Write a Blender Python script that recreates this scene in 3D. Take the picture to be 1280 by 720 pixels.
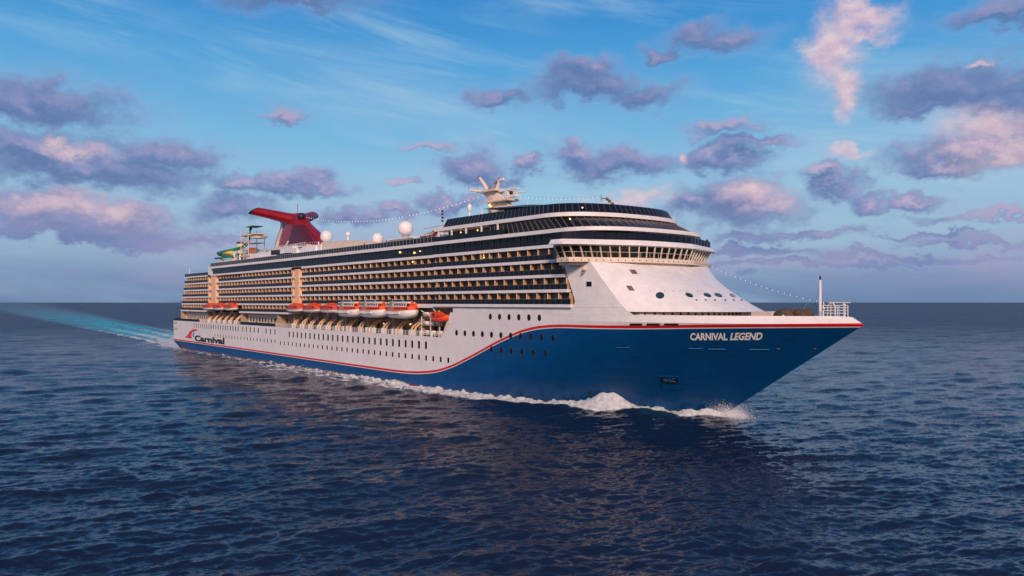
import bpy, bmesh, math, random
import numpy as np
from mathutils import Vector, Matrix
from mathutils.bvhtree import BVHTree

random.seed(7)
R = math.radians
for o in list(bpy.data.objects):
    bpy.data.objects.remove(o)
SC = bpy.context.scene
COL = SC.collection

# ------------------------------------------------------------------ camera
CAM = Vector((355.6, -110.98, 19.2))
FWD = Vector((-0.7892, 0.6141, 0.0))
RGT = Vector((0.6141, 0.7892, 0.0))
cd = bpy.data.cameras.new('camera')
cam = bpy.data.objects.new('camera', cd)
COL.objects.link(cam)
cam.location = CAM
cam.rotation_euler = (R(90), 0, math.atan2(-FWD.x, FWD.y))
cd.sensor_width = 36
cd.lens = 36 * 1000 / 1280
cd.shift_y = 18 / 1280
cd.clip_start = 1
cd.clip_end = 200000
SC.camera = cam

# ------------------------------------------------------------------ exposure, sun
SC.view_settings.view_transform = 'Standard'
SC.view_settings.look = 'None'
SC.view_settings.exposure = 0
SC.view_settings.gamma = 1
SUN_AZ = -34.0      # degrees from the bow direction, towards the starboard side
SUN_EL = 26.0
sl = bpy.data.lights.new('sun', 'SUN')
sl.energy = 3.5
sl.angle = R(12)
sl.color = (1.0, 0.72, 0.55)
sun = bpy.data.objects.new('sun', sl)
COL.objects.link(sun)
sdir = Vector((math.cos(R(SUN_AZ)) * math.cos(R(SUN_EL)), math.sin(R(SUN_AZ)) * math.cos(R(SUN_EL)), math.sin(R(SUN_EL))))
sun.rotation_euler = sdir.to_track_quat('Z', 'Y').to_euler()
sun.location = (400, -100, 200)


def lin(r, g, b):
    f = lambda c: (c / 255 / 12.92) if c / 255 <= 0.04045 else ((c / 255 + 0.055) / 1.055) ** 2.4
    return (f(r), f(g), f(b))


class NG:
    """small helper for building node trees"""
    def __init__(s, tree):
        s.t = tree; s.n = tree.nodes; s.l = tree.links

    def new(s, k, **kw):
        n = s.n.new(k)
        for a, b in kw.items():
            setattr(n, a, b)
        return n

    def put(s, sock, v):
        if isinstance(v, bpy.types.NodeSocket):
            s.l.new(v, sock)
        elif v is not None:
            sock.default_value = v

    def m(s, op, a, b=None, c=None, clamp=False):
        n = s.new('ShaderNodeMath', operation=op, use_clamp=clamp)
        s.put(n.inputs[0], a); s.put(n.inputs[1], b); s.put(n.inputs[2], c)
        return n.outputs[0]

    def v(s, op, a, b=None):
        n = s.new('ShaderNodeVectorMath', operation=op)
        s.put(n.inputs[0], a); s.put(n.inputs[1], b)
        return n.outputs['Value'] if op in ('LENGTH', 'DOT_PRODUCT') else n.outputs[0]

    def scale(s, a, f):
        n = s.new('ShaderNodeVectorMath', operation='SCALE')
        s.put(n.inputs[0], a); s.put(n.inputs['Scale'], f)
        return n.outputs[0]

    def comb(s, x, y, z):
        n = s.new('ShaderNodeCombineXYZ')
        for i, q in enumerate((x, y, z)):
            s.put(n.inputs[i], q)
        return n.outputs[0]

    def noise(s, vec, scale, detail=4, rough=.55, dist=0., out='Fac', lac=2.0):
        n = s.new('ShaderNodeTexNoise')
        s.put(n.inputs['Vector'], vec)
        n.inputs['Scale'].default_value = scale
        n.inputs['Detail'].default_value = detail
        n.inputs['Roughness'].default_value = rough
        n.inputs['Lacunarity'].default_value = lac
        n.inputs['Distortion'].default_value = dist
        return n.outputs[out]

    def mix(s, f, a, b, mode='MIX'):
        n = s.new('ShaderNodeMix', data_type='RGBA', blend_type=mode)
        s.put(n.inputs[0], f)
        for i, q in ((6, a), (7, b)):
            if isinstance(q, tuple) and len(q) == 3:
                q = (*q, 1)
            s.put(n.inputs[i], q)
        return n.outputs[2]

    def ss(s, x, lo, hi, a=0., b=1.):
        n = s.new('ShaderNodeMapRange', interpolation_type='SMOOTHSTEP')
        s.put(n.inputs[0], x)
        for i, q in ((1, lo), (2, hi), (3, a), (4, b)):
            s.put(n.inputs[i], q)
        return n.outputs[0]

    def ramp(s, x, stops, interp='LINEAR'):
        n = s.new('ShaderNodeValToRGB')
        n.color_ramp.interpolation = interp
        e = n.color_ramp.elements
        while len(e) < len(stops):
            e.new(0.5)
        for i, (p, c) in enumerate(stops):
            e[i].position = p
            e[i].color = (*c, 1) if len(c) == 3 else c
        s.put(n.inputs[0], x)
        return n.outputs[0]


# ------------------------------------------------------------------ world: dusk sky and clouds
W = bpy.data.worlds.new('World')
SC.world = W
W.use_nodes = True
W.node_tree.nodes.clear()
g = NG(W.node_tree)
tc = g.new('ShaderNodeTexCoord')
D = g.v('NORMALIZE', tc.outputs['Generated'])
sep = g.new('ShaderNodeSeparateXYZ'); g.l.new(D, sep.inputs[0])
zc = sep.outputs[2]
F_ = g.v('DOT_PRODUCT', D, tuple(FWD))
R_ = g.v('DOT_PRODUCT', D, tuple(RGT))
az = g.m('ARCTAN2', R_, F_)
el = g.m('ARCSINE', zc)
P0 = g.comb(az, el, 0.0)

base = g.ramp(g.m('DIVIDE', el, 1.5707, clamp=True), [
    (0.0, lin(100, 130, 174)), (0.020, lin(112, 142, 186)), (0.045, lin(146, 180, 208)), (0.085, lin(150, 196, 224)),
    (0.13, lin(114, 182, 224)), (0.18, lin(76, 162, 220)), (0.235, lin(38, 134, 208)), (0.32, lin(38, 108, 182)), (0.5, lin(48, 86, 140)), (1.0, lin(44, 64, 104))])
nish = g.new('ShaderNodeTexSky', sky_type='NISHITA')
nish.sun_disc = False
nish.sun_elevation = R(SUN_EL)
nish.sun_rotation = math.pi / 2 - R(SUN_AZ)
nish.altitude = 20
nish.air_density = 1.2
nish.dust_density = 0.8
nish.ozone_density = 2.0
nsc = g.scale(nish.outputs[0], 0.08)
sky = g.mix(0.90, nsc, base)
# warm glow low in the sky on the sun's side, lilac tint elsewhere low
sdot = g.v('DOT_PRODUCT', D, tuple(sdir))
glow = g.m('MULTIPLY', g.ss(sdot, 0.35, 1.0), g.ss(el, 0.55, 0.0))
sky = g.mix(g.m('MULTIPLY', glow, 0.75), sky, (1.25, 0.72, 0.5))
# wide streaks of thin cirrus, fanning out of the left horizon
cz = g.comb(g.m('ADD', g.m('MULTIPLY', az, 2.2), g.m('MULTIPLY', el, 2.6)), g.m('SUBTRACT', g.m('MULTIPLY', el, 15.0), g.m('MULTIPLY', az, -2.0)), 0.3)
cirr = g.ss(g.noise(cz, 1.6, 8, .64, .5), 0.40, 0.74)
cirr2 = g.ss(g.noise(g.comb(az, g.m('MULTIPLY', el, 2.2), 2.0), 3.6, 3, .5), 0.36, 0.60)
cirr = g.m('MULTIPLY', cirr, g.m('ADD', g.m('MULTIPLY', cirr2, .75), .12))
sky = g.mix(g.m('MULTIPLY', cirr, 0.55, clamp=True), sky, lin(176, 208, 226))
# veil patches
veil = g.ss(g.noise(g.comb(az, g.m('MULTIPLY', el, 2.5), 9.0), 2.6, 5, .55), 0.44, 0.7)
veil = g.m('MULTIPLY', g.m('MULTIPLY', veil, g.ss(el, .36, .08)), g.ss(el, .025, .10))
sky = g.mix(g.m('MULTIPLY', veil, 0.6), sky, lin(176, 194, 222))

# cumulus: (px, py, rx, ry) of the photograph turned into azimuth / elevation of fixed sky directions
DARK = [(45,128,68,27),(100,210,100,26),(30,185,60,24),(205,188,62,20),(180,205,40,12),(105,285,98,20),(60,258,60,20),(150,268,50,20),(330,226,84,13),(395,232,32,9),
        (350,144,23,8),(290,258,44,19),(366,-2,74,16),(590,205,38,20),(620,222,34,10),(615,128,32,11),(640,120,22,8),(735,105,72,16),(800,116,46,16),(735,88,38,12),
        (870,44,30,12),(905,52,45,10),(825,62,22,9),(770,202,72,19),(722,192,36,14),(882,192,44,15),(925,200,35,14),(905,160,40,9),(942,178,44,8),(922,255,66,33),(870,258,44,16),
        (1195,110,76,34),(1245,128,48,24),(1160,135,40,16),(1225,190,76,24),(1175,205,44,12),(1268,168,26,26),(1045,232,27,16),(1030,215,18,10),(1092,248,22,11),(1143,246,23,11),
        (1252,267,66,6),(1018,288,54,6),(935,300,36,9),(985,292,26,6),(440,266,46,15),(490,262,26,9),(565,252,44,12),(1250,22,44,14),(930,318,90,6),(1130,318,90,6),(1005,332,130,5),
        (40,300,110,9),(160,300,60,9),(232,300,50,7),(1160,292,40,4),(1225,298,55,5),(660,205,20,10),(540,178,30,6),(505,218,26,5),(740,270,70,12)]
LIT = [(1062,30,28,26),(1082,24,28,16),(1048,60,26,30),(1040,84,22,24),(1056,112,14,26),(1066,8,20,18),(1090,45,16,12),(1055,135,9,20),
       (105,260,56,16),(140,266,34,16),(66,262,30,12),(70,176,9,6),(98,190,22,10),(1240,162,40,22),(1262,190,30,18),(1222,190,30,14),(1226,76,7,5),
       (1056,196,20,5),(790,246,42,10),(852,190,8,10),(940,244,34,18)]


def uv(px, py):
    a = math.atan((px - 640) / 1000)
    e = math.atan((378 - py) / 1000 * math.cos(a))
    return a, e


def field(P, blobs):
    acc = None
    for (x, y, rx, ry) in blobs:
        a, e = uv(x, y)
        k = math.cos(a)
        q = g.v('SUBTRACT', P, (a, e, 0))
        q = g.v('MULTIPLY', q, (1000 / rx / (1 / k ** 2 if k else 1), 1000 / ry / k, 0))
        q = g.v('LENGTH', q)
        if acc is None:
            acc = q
        else:
            n = g.new('ShaderNodeMath', operation='SMOOTH_MIN')
            g.put(n.inputs[0], acc); g.put(n.inputs[1], q); n.inputs[2].default_value = 0.35
            acc = n.outputs[0]
    return acc


warp = g.noise(g.comb(az, g.m('MULTIPLY', el, 1.5), 0.0), 13, 5, .62, out='Color')
warp = g.scale(g.v('SUBTRACT', warp, (.5, .5, .5)), 0.072)
warp2 = g.noise(g.comb(az, g.m('MULTIPLY', el, 1.5), 3.0), 46, 6, .66, out='Color')
warp2 = g.scale(g.v('SUBTRACT', warp2, (.5, .5, .5)), 0.019)
Pw = g.v('ADD', g.v('ADD', P0, warp), warp2)
fine = g.noise(g.comb(az, g.m('MULTIPLY', el, 1.35), 5.0), 30, 9, .66)
fineo = g.noise(g.comb(g.m('ADD', az, .004), g.m('MULTIPLY', g.m('ADD', el, .010), 1.35), 5.0), 30, 9, .66)
md = field(Pw, DARK)
md2 = field(g.v('ADD', Pw, (.004, .013, 0)), DARK)
dd = g.m('SUBTRACT', md, g.m('MULTIPLY', g.m('SUBTRACT', fine, .5), 1.5))
# elsewhere in the sky (outside the photographed part) loose clouds
gen = g.noise(g.comb(az, g.m('MULTIPLY', el, 2.4), 0.0), 5.5, 8, .6)
away = g.m('MAXIMUM', g.ss(g.m('ABSOLUTE', az), .62, .8), g.ss(el, .40, .55))
genm = g.m('MULTIPLY', g.ss(gen, .50, .62), away)
den = g.m('MAXIMUM', g.ss(dd, 1.38, .42), genm)
rel = g.m('SUBTRACT', md2, md)
relf = g.m('SUBTRACT', fine, fineo)
light = g.m('ADD', g.m('ADD', g.m('MULTIPLY', rel, .56), g.m('MULTIPLY', relf, 1.3)), .16, clamp=True)
light = g.m('MULTIPLY', light, g.ss(el, 0.0, .12, .55, 1.0))
ccol = g.ramp(light, [(0.0, lin(92, 114, 164)), (0.30, lin(114, 130, 178)), (0.62, lin(148, 148, 190)), (1.0, lin(190, 174, 202))])
ccol = g.mix(g.ss(el, .13, .34), ccol, g.mix(.5, ccol, lin(84, 118, 166)))
ccol = g.mix(g.ss(el, .13, .03, 0, .8), ccol, lin(118, 134, 180))
sky = g.mix(g.m('MULTIPLY', g.ss(dd, 2.1, .7), .30), sky, lin(150, 168, 208))
sky = g.mix(g.m('MULTIPLY', den, g.ss(el, .0, .06, .4, .88)), sky, ccol)
# pink, sunlit cumulus tops
ml = field(Pw, LIT)
dl = g.m('SUBTRACT', ml, g.m('MULTIPLY', g.m('SUBTRACT', fine, .5), 1.5))
denl = g.ss(dl, 1.75, .15)
lcol = g.ramp(g.m('ADD', g.m('MULTIPLY', relf, 1.4), .50, clamp=True), [(0, lin(176, 152, 192)), (.45, lin(218, 188, 202)), (1, lin(250, 226, 212))])
sky = g.mix(g.m('MULTIPLY', g.m('POWER', denl, 1.25), g.ss(el, .18, .26, .70, .86)), sky, lcol)
# lilac band near the horizon
band = g.m('MULTIPLY', g.ss(el, .14, .05), g.ss(el, .0, .045))
pn = g.ss(g.noise(g.comb(g.m('MULTIPLY', az, 1.0), g.m('MULTIPLY', el, 4.), 4.0), 4.5, 4, .5), .42, .62)
sky = g.mix(g.m('MULTIPLY', g.m('MULTIPLY', band, pn), .42), sky, lin(172, 160, 196))
bg = g.new('ShaderNodeBackground')
g.l.new(g.scale(sky, 10.0), bg.inputs[0])
bg.inputs[1].default_value = 0.1
wo = g.new('ShaderNodeOutputWorld')
g.l.new(bg.outputs[0], wo.inputs[0])
W.cycles.sampling_method = 'MANUAL'
W.cycles.sample_map_resolution = 256


# ------------------------------------------------------------------ materials
MATS = {}


def mat(name, col, rough=.45, metal=0., var=.06, vscale=.6, bump=0., emit=None, estr=0., spec=.5, grime=0.):
    if name in MATS:
        return MATS[name]
    m = bpy.data.materials.new(name)
    m.use_nodes = True
    q = NG(m.node_tree)
    b = q.n['Principled BSDF']
    b.inputs['Roughness'].default_value = rough
    b.inputs['Metallic'].default_value = metal
    b.inputs['Specular IOR Level'].default_value = spec
    t = q.new('ShaderNodeTexCoord')
    nz = q.noise(t.outputs['Object'], vscale, 5, .6)
    dark = tuple(c * (1 - var) for c in col); lite = tuple(min(1, c * (1 + var)) for c in col)
    c = q.mix(q.ss(nz, .3, .7), dark, lite)
    if grime:
        gs = q.v('MULTIPLY', t.outputs['Object'], (1.6, 1.6, .12))
        gn = q.ss(q.noise(gs, 1.3, 6, .65), .52, .8)
        c = q.mix(q.m('MULTIPLY', gn, grime), c, (.32, .24, .18))
    q.l.new(c, b.inputs['Base Color'])
    q.l.new(q.ss(nz, .2, .8, rough * .8, min(1, rough * 1.2)), b.inputs['Roughness'])
    if bump:
        bp = q.new('ShaderNodeBump')
        bp.inputs['Strength'].default_value = bump
        q.l.new(q.noise(t.outputs['Object'], vscale * 3, 4, .6), bp.inputs['Height'])
        q.l.new(bp.outputs[0], b.inputs['Normal'])
    if emit:
        b.inputs['Emission Color'].default_value = (*emit, 1)
        b.inputs['Emission Strength'].default_value = estr
    MATS[name] = m
    return m


white = mat('white paint', (.80, .77, .77), .38, grime=.10)
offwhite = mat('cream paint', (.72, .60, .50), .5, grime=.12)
peach = mat('peach paint', (.84, .52, .32), .55, grime=.1)
divm = mat('glow tinted balcony divider', (.54, .29, .135), .5)  # amber puts the warm glow of the deck lighting into the divider colour
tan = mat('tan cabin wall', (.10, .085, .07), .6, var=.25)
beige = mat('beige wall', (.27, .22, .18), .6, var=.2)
drk = mat('dark opening', (.018, .018, .02), .6)
navy = mat('smoked balcony glass', (.006, .010, .022), .3, spec=.25)
glass = mat('tinted window glass', (.005, .006, .009), .22, spec=.3)
doorg = mat('cabin door glass', (.13, .14, .12), .2, spec=.4, var=.7, vscale=.5)
hwin = mat('hull window glass', (.012, .011, .012), .2, spec=.25)
grey2 = mat('dark grey mullion', (.09, .09, .10), .5)
mull = mat('bronze mullion', (.16, .11, .08), .5)
orange = mat('lifeboat orange', (.70, .075, .015), .45, var=.1)
boatw = mat('lifeboat white', (.78, .75, .73), .4, grime=.2)
funr = mat('funnel red', (.25, .004, .010), .35, var=.1)
funp = mat('funnel maroon mesh', (.085, .008, .022), .5, var=.1)
teal = mat('funnel blue', (.02, .17, .27), .4)
green = mat('slide green', (.015, .20, .05), .3)
yellow = mat('slide yellow', (.75, .52, .03), .4)
deckm = mat('teak deck', (.30, .19, .11), .7)
tarpm = mat('brown tarpaulin', (.085, .055, .03), .85, var=.25, vscale=1.2, bump=.4)
grey = mat('grey machinery', (.28, .26, .25), .6, var=.2)
netm = mat('blue sports net', (.03, .09, .13), .8)
steel = mat('galvanised steel', (.45, .43, .42), .4, metal=.3)
redp = mat('red paint', (.55, .02, .02), .4)
rust = mat('rust red stair', (.40, .09, .04), .6)
blackp = mat('black paint', (.012, .012, .016), .5)
letw = mat('white lettering', (.93, .93, .93), .4, var=.02)
letred = mat('red emblem', (.75, .02, .05), .4, var=.02)
bulb = mat('lit bulb', (.9, .85, .75), .4, emit=(1, .86, .66), estr=.9)
lampm = mat('lit yellow lamp', (.9, .6, .2), .4, emit=(1, .62, .16), estr=2.5)


# ------------------------------------------------------------------ mesh builder
class MB:
    def __init__(s):
        s.v = []; s.f = []; s.mi = []; s.mats = []; s.cur = 0; s.sm = False; s.smf = []; s.pc = []; s.np = 0

    def use(s, m, smooth=False):
        if m not in s.mats:
            s.mats.append(m)
        s.cur = s.mats.index(m); s.sm = smooth
        return s

    def add(s, vs, fs):
        b = len(s.v)
        s.v += [tuple(p) for p in vs]
        s.pc += [(s.np, b)] * len(fs); s.np += 1
        for f in fs:
            s.f.append([b + i for i in f]); s.mi.append(s.cur); s.smf.append(s.sm)
        return s

    def box(s, x0, x1, y0, y1, z0, z1):
        return s.add([(x0, y0, z0), (x1, y0, z0), (x1, y1, z0), (x0, y1, z0), (x0, y0, z1), (x1, y0, z1), (x1, y1, z1), (x0, y1, z1)],
                     [(0, 3, 2, 1), (4, 5, 6, 7), (0, 1, 5, 4), (1, 2, 6, 5), (2, 3, 7, 6), (3, 0, 4, 7)])

    def prism(s, poly, z0, z1, top=None):
        """poly list of (x, y); top optional polygon for a sloped prism"""
        n = len(poly); top = top or poly
        vs = [(x, y, z0) for x, y in poly] + [(x, y, z1) for x, y in top]
        fs = [tuple(range(n - 1, -1, -1)), tuple(range(n, 2 * n))] + [(i, (i + 1) % n, n + (i + 1) % n, n + i) for i in range(n)]
        return s.add(vs, fs)

    def slab_y(s, poly, y0, y1):
        """poly list of (x, z) extruded along y"""
        n = len(poly)
        vs = [(x, y0, z) for x, z in poly] + [(x, y1, z) for x, z in poly]
        fs = [tuple(range(n)), tuple(range(2 * n - 1, n - 1, -1))] + [(i, n + i, n + (i + 1) % n, (i + 1) % n) for i in range(n)]
        return s.add(vs, fs)

    def rings(s, rs, closed=True, cap=True):
        n = len(rs[0]); vs = [p for r in rs for p in r]; fs = []
        m = n if closed else n - 1
        for j in range(len(rs) - 1):
            for i in range(m):
                fs.append((j * n + i, j * n + (i + 1) % n, (j + 1) * n + (i + 1) % n, (j + 1) * n + i))
        if cap and closed:
            fs.append(tuple(range(n - 1, -1, -1)))
            fs.append(tuple((len(rs) - 1) * n + i for i in range(n)))
        return s.add(vs, fs)

    def tube(s, pts, rad, n=8, sq=False):
        pts = [Vector(p) for p in pts]
        if not isinstance(rad, (list, tuple)):
            rad = [rad] * len(pts)
        if sq:
            n = 4
        rs = []
        for i, p in enumerate(pts):
            a = pts[max(0, i - 1)]; b = pts[min(len(pts) - 1, i + 1)]
            d = (b - a).normalized()
            up = Vector((0, 0, 1)) if abs(d.z) < .95 else Vector((1, 0, 0))
            u = d.cross(up).normalized(); w = u.cross(d)
            r = rad[i]
            rs.append([p + (u * math.cos(2 * math.pi * (k + .5 * sq) / n) + w * math.sin(2 * math.pi * (k + .5 * sq) / n)) * r for k in range(n)])
        return s.rings(rs)

    def lathe(s, c, prof, n=16):
        rs = [[(c[0] + r * math.cos(2 * math.pi * k / n), c[1] + r * math.sin(2 * math.pi * k / n), c[2] + z) for k in range(n)] for r, z in prof]
        return s.rings(rs)

    def sphere(s, c, r, n=16, m=10, sz=1.):
        prof = [(max(.001, r * math.sin(math.pi * j / m)), -r * sz * math.cos(math.pi * j / m)) for j in range(m + 1)]
        return s.lathe(c, prof, n)

    def build(s, name, material=None, parent=None, recalc=True):
        me = bpy.data.meshes.new(name)
        me.from_pydata(s.v, [], s.f)
        if material:
            me.materials.append(material)
            for p, sm in zip(me.polygons, s.smf):
                p.use_smooth = sm
        else:
            for m in s.mats:
                me.materials.append(m)
            for p, i, sm in zip(me.polygons, s.mi, s.smf):
                p.material_index = i; p.use_smooth = sm
        if recalc:
            b = bmesh.new(); b.from_mesh(me)
            bmesh.ops.recalc_face_normals(b, faces=b.faces)
            b.to_mesh(me); b.free()
        me.update()
        o = bpy.data.objects.new(name, me)
        COL.objects.link(o)
        if parent:
            o.parent = parent
        return o


def build_each(mb, name, parent):
    """every added piece becomes an object of its own"""
    out = []
    i = 0
    while i < len(mb.f):
        piece = MB(); pid, lo_ = mb.pc[i]; j = i; top_ = lo_
        while j < len(mb.f) and mb.pc[j][0] == pid:
            top_ = max(top_, max(mb.f[j])); j += 1
        piece.mats = [mb.mats[mb.mi[i]]]
        piece.v = mb.v[lo_:top_ + 1]
        piece.f = [[q_ - lo_ for q_ in f] for f in mb.f[i:j]]
        piece.mi = [0] * len(piece.f); piece.smf = mb.smf[i:j]
        out.append(piece.build(name, parent=parent))
        i = j
    return out


def tag(o, label=None, cat=None, group=None, kind=None):
    for k, v in (('label', label), ('category', cat), ('group', group), ('kind', kind)):
        if v:
            o[k] = v
    return o


def empty(name, loc=(0, 0, 0), rz=0):
    o = bpy.data.objects.new(name, None)
    COL.objects.link(o); o.location = loc; o.rotation_euler = (0, 0, rz)
    return o


def copy_tree(o, parent=None):
    c = o.copy(); COL.objects.link(c); c.parent = parent
    for ch in [x for x in COL.objects if x.parent == o]:
        copy_tree(ch, c)
    return c


def inst(name, me, loc, parent, rot=(0, 0, 0), scale=(1, 1, 1)):
    o = bpy.data.objects.new(name, me)
    COL.objects.link(o); o.location = loc; o.rotation_euler = rot; o.scale = scale; o.parent = parent
    return o


def bvh(o):
    me = o.data
    return BVHTree.FromPolygons([v.co.copy() for v in me.vertices], [list(p.vertices) for p in me.polygons])


def ray(px, py):
    return (FWD * 1000 + RGT * (px - 640) + Vector((0, 0, 378 - py))).normalized()


def hit(tree, px, py):
    """the point of a real surface that a feature of the photograph sits on"""
    loc, nor, i, d = tree.ray_cast(CAM, ray(px, py))
    if loc is None:
        return None, None
    if nor.dot(ray(px, py)) > 0:
        nor = -nor
    return loc, nor


def ony(px, py, y):
    d = ray(px, py)
    t = (y - CAM.y) / d.y
    return CAM + d * t


# ------------------------------------------------------------------ ship hull form
ZK = 15.97


def s_end(z):
    if z <= ZK:
        return 270.6 + 25.1 * z / ZK
    return 295.7 - 2.2 * (z - ZK) / 1.33


def s_beg(z):
    q = max(0., min(1., z / 16))
    return 205 + 43 * q ** .75


def hb(s, z):
    """half breadth of the hull"""
    a, e = s_beg(z), s_end(z)
    q = max(0., min(1., z / 16))
    p = 1.9 + .4 * q
    if s <= a:
        y = 16.0
    elif s >= e:
        return 0.0
    else:
        y = 16 * (1 - ((s - a) / (e - a)) ** p)
    if z < 3 and s < 30:                       # run of the stern
        y -= (3 - z) * .9 * (1 - s / 30) ** 2
    return y


ship = empty('cruise_ship', (0, 0, 0))
tag(ship, 'long cruise ship with red striped blue and white hull and winged red funnel', 'cruise ship')

# paint of the hull: white above, red line, blue below
STR = [(0, 3.6), (81, 3.4), (146, 3.1), (183, 2.95), (192, 3.0), (198, 3.25), (204.6, 3.9), (211, 5.2), (217, 7.1), (222.9, 9.2), (228.3, 11.2), (233.5, 12.85), (238.4, 14.1), (243.1, 14.75), (247.5, 15.0), (255.8, 15.05),
       (265, 15.2), (275, 15.5), (285, 15.75), (296, 15.97)]
hm = bpy.data.materials.new('hull paint')
hm.use_nodes = True
q = NG(hm.node_tree)
b = q.n['Principled BSDF']
t = q.new('ShaderNodeTexCoord')
sp = q.new('ShaderNodeSeparateXYZ'); q.l.new(t.outputs['Object'], sp.inputs[0])
fc = q.new('ShaderNodeFloatCurve')
cv = fc.mapping.curves[0]
pts = [(s / 300, z / 20) for s, z in STR]
cv.points[0].location = pts[0]; cv.points[1].location = pts[-1]
for p in pts[1:-1]:
    cv.points.new(*p)
fc.mapping.update()
q.l.new(q.m('DIVIDE', sp.outputs[0], 300), fc.inputs['Value'])
dz = q.m('SUBTRACT', sp.outputs[2], q.m('MULTIPLY', fc.outputs[0], 20))
nz = q.noise(t.outputs['Object'], .12, 6, .6)
streak = q.noise(q.v('MULTIPLY', t.outputs['Object'], (1.2, 1.2, .09)), .9, 6, .65)
wcol = q.mix(q.ss(nz, .3, .7), (.74, .71, .72), (.80, .77, .78))
wcol = q.mix(q.m('MULTIPLY', q.ss(streak, .52, .8), .28), wcol, (.42, .33, .28))
bcol = q.mix(q.ss(nz, .3, .7), (.0008, .058, .195), (.001, .070, .225))
# weathered darker streaks and scuffs over the whole blue
bcol = q.mix(q.m('MULTIPLY', q.ss(streak, .45, .8), .35), bcol, (.002, .036, .125))
btc = q.ss(dz, -.42, -.40)
col = q.mix(btc, bcol, (.78, .76, .76))                        # thin white line
col = q.mix(q.ss(dz, -.27, -.25), col, (.62, .015, .02))        # red line
col = q.mix(q.ss(dz, .22, .24), col, wcol)
boot = q.ss(sp.outputs[2], .42, .40)
col = q.mix(boot, col, (.16, .03, .03))
q.l.new(col, b.inputs['Base Color'])
b.inputs['Roughness'].default_value = .36
b.inputs['Specular IOR Level'].default_value = .3
bp = q.new('ShaderNodeBump'); bp.inputs['Strength'].default_value = .30; bp.inputs['Distance'].default_value = .3
br = q.new('ShaderNodeTexBrick')
br.inputs['Scale'].default_value = .12; br.inputs['Mortar Size'].default_value = .006; br.inputs['Mortar Smooth'].default_value = .6
q.l.new(q.comb(sp.outputs[0], sp.outputs[2], 0), br.inputs['Vector'])
hh = q.m('ADD', q.m('MULTIPLY', br.outputs['Fac'], -.35), q.m('MULTIPLY', q.noise(t.outputs['Object'], .35, 3, .5), 1.0))
q.l.new(hh, bp.inputs['Height']); q.l.new(bp.outputs[0], b.inputs['Normal'])


def hull_grid(m, zs, start, n1, n2):
    for sgn in (-1, 1):
        rs = []
        for z in zs:
            a, e = s_beg(z), s_end(z)
            s0 = start(z)
            ss_ = [s0 + (a - s0) * i / n1 for i in range(n1)] + [a + (e - a) * (1 - (1 - i / n2) ** 1.5) for i in range(n2 + 1)]
            rs.append([(s, sgn * hb(s, z), z) for s in ss_])
        m.rings(rs, closed=False, cap=False)


HT = 11.6
m = MB().use(hm, True)
zs = [-3, -1.5, 0, .8, 1.6, 2.4, 3.0, 3.6] + [3.6 + (HT - 3.6) * i / 8 for i in range(1, 9)]


def stern_start(z):
    return 0 if z > 3.0 else (3.0 - z) * 2.2


hull_grid(m, zs, stern_start, 30, 60)
zs2 = [HT + (ZK - HT) * i / 5 for i in range(6)]
hull_grid(m, zs2, lambda z: 208.4 + (z - HT) * .66, 14, 60)
m.use(hm, False)
hull_grid(m, [ZK, 16.5, 17.05], lambda z: 208.4 + (z - HT) * .66, 14, 60)
# strip rising to the bow tip, transom, inside of the bulwark
m.use(hm, False)
m.add([(0, -16, 3.0), (0, 16, 3.0), (0, 16, HT), (0, -16, HT)], [(0, 1, 2, 3)])
m.add([(0, -16, 3.0), (13, -13.5, -3), (13, 13.5, -3), (0, 16, 3.0)], [(0, 1, 2, 3)])
hull = m.build('hull', parent=ship, recalc=True)
HB = bvh(hull)

# cap rail along the bulwark
m = MB().use(white)
for sgn in (-1, 1):
    p = [(s, sgn * (hb(s, 17.05) - .12), 17.06) for s in np.linspace(264, 292.9, 40)]
    m.tube(p, .14, 4, sq=True)
m.build('bulwark_rail', parent=hull)

# hull windows (row of tall ones, row of small ones) and round portholes
wm = MB().use(hwin).box(-.50, .50, -.03, .05, -.84, .84)
wm.use(white).box(-.56, -.50, -.05, .05, -.90, .90).box(.50, .56, -.05, .05, -.90, .90).box(-.50, .50, -.05, .05, .84, .90).box(-.50, .50, -.05, .05, -.90, -.84)
wm.use(mull).box(-.03, .03, -.045, .02, -.8, .8)
tall = wm.build('hull_window'); tall_me = tall.data; bpy.data.objects.remove(tall)
wm = MB().use(hwin).box(-.42, .42, -.03, .05, -.56, .56)
wm.use(white).box(-.46, -.42, -.05, .05, -.6, .6).box(.42, .46, -.05, .05, -.6, .6)
small = wm.build('small_hull_window'); small_me = small.data; bpy.data.objects.remove(small)


def disc(r, n=16, sz=1.2):
    m = MB().use(hwin)
    c = [(r * math.cos(2 * math.pi * k / n), r * sz * math.sin(2 * math.pi * k / n)) for k in range(n)]
    m.slab_y([(x, z) for x, z in c], -.03, .2)
    m.use(mull)
    inn = [(x, -.035, z) for x, z in c]; out = [(x * 1.06, -.02, z * 1.05) for x, z in c]
    m.add(inn + out, [(k, (k + 1) % n, n + (k + 1) % n, n + k) for k in range(n)])
    return m


pm = disc(.50); po = pm.build('porthole'); port_me = po.data; bpy.data.objects.remove(po)


def hull_put(name, me, s, z):
    y = -hb(s, z)
    # outward direction from finite differences
    ds = (hb(s + .5, z) - hb(s - .5, z))
    dzz = (hb(s, z + .5) - hb(s, z - .5))
    n = Vector((-ds, -1, -dzz)).normalized() if False else Vector((-ds, -1.0, -dzz))
    n = Vector((-ds, -1.0, 0))
    rz = math.atan2(ds, 1.0)
    tilt = math.atan(dzz)
    o = inst(name, me, (s, y, z), hull, (tilt, 0, rz))
    return o


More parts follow.
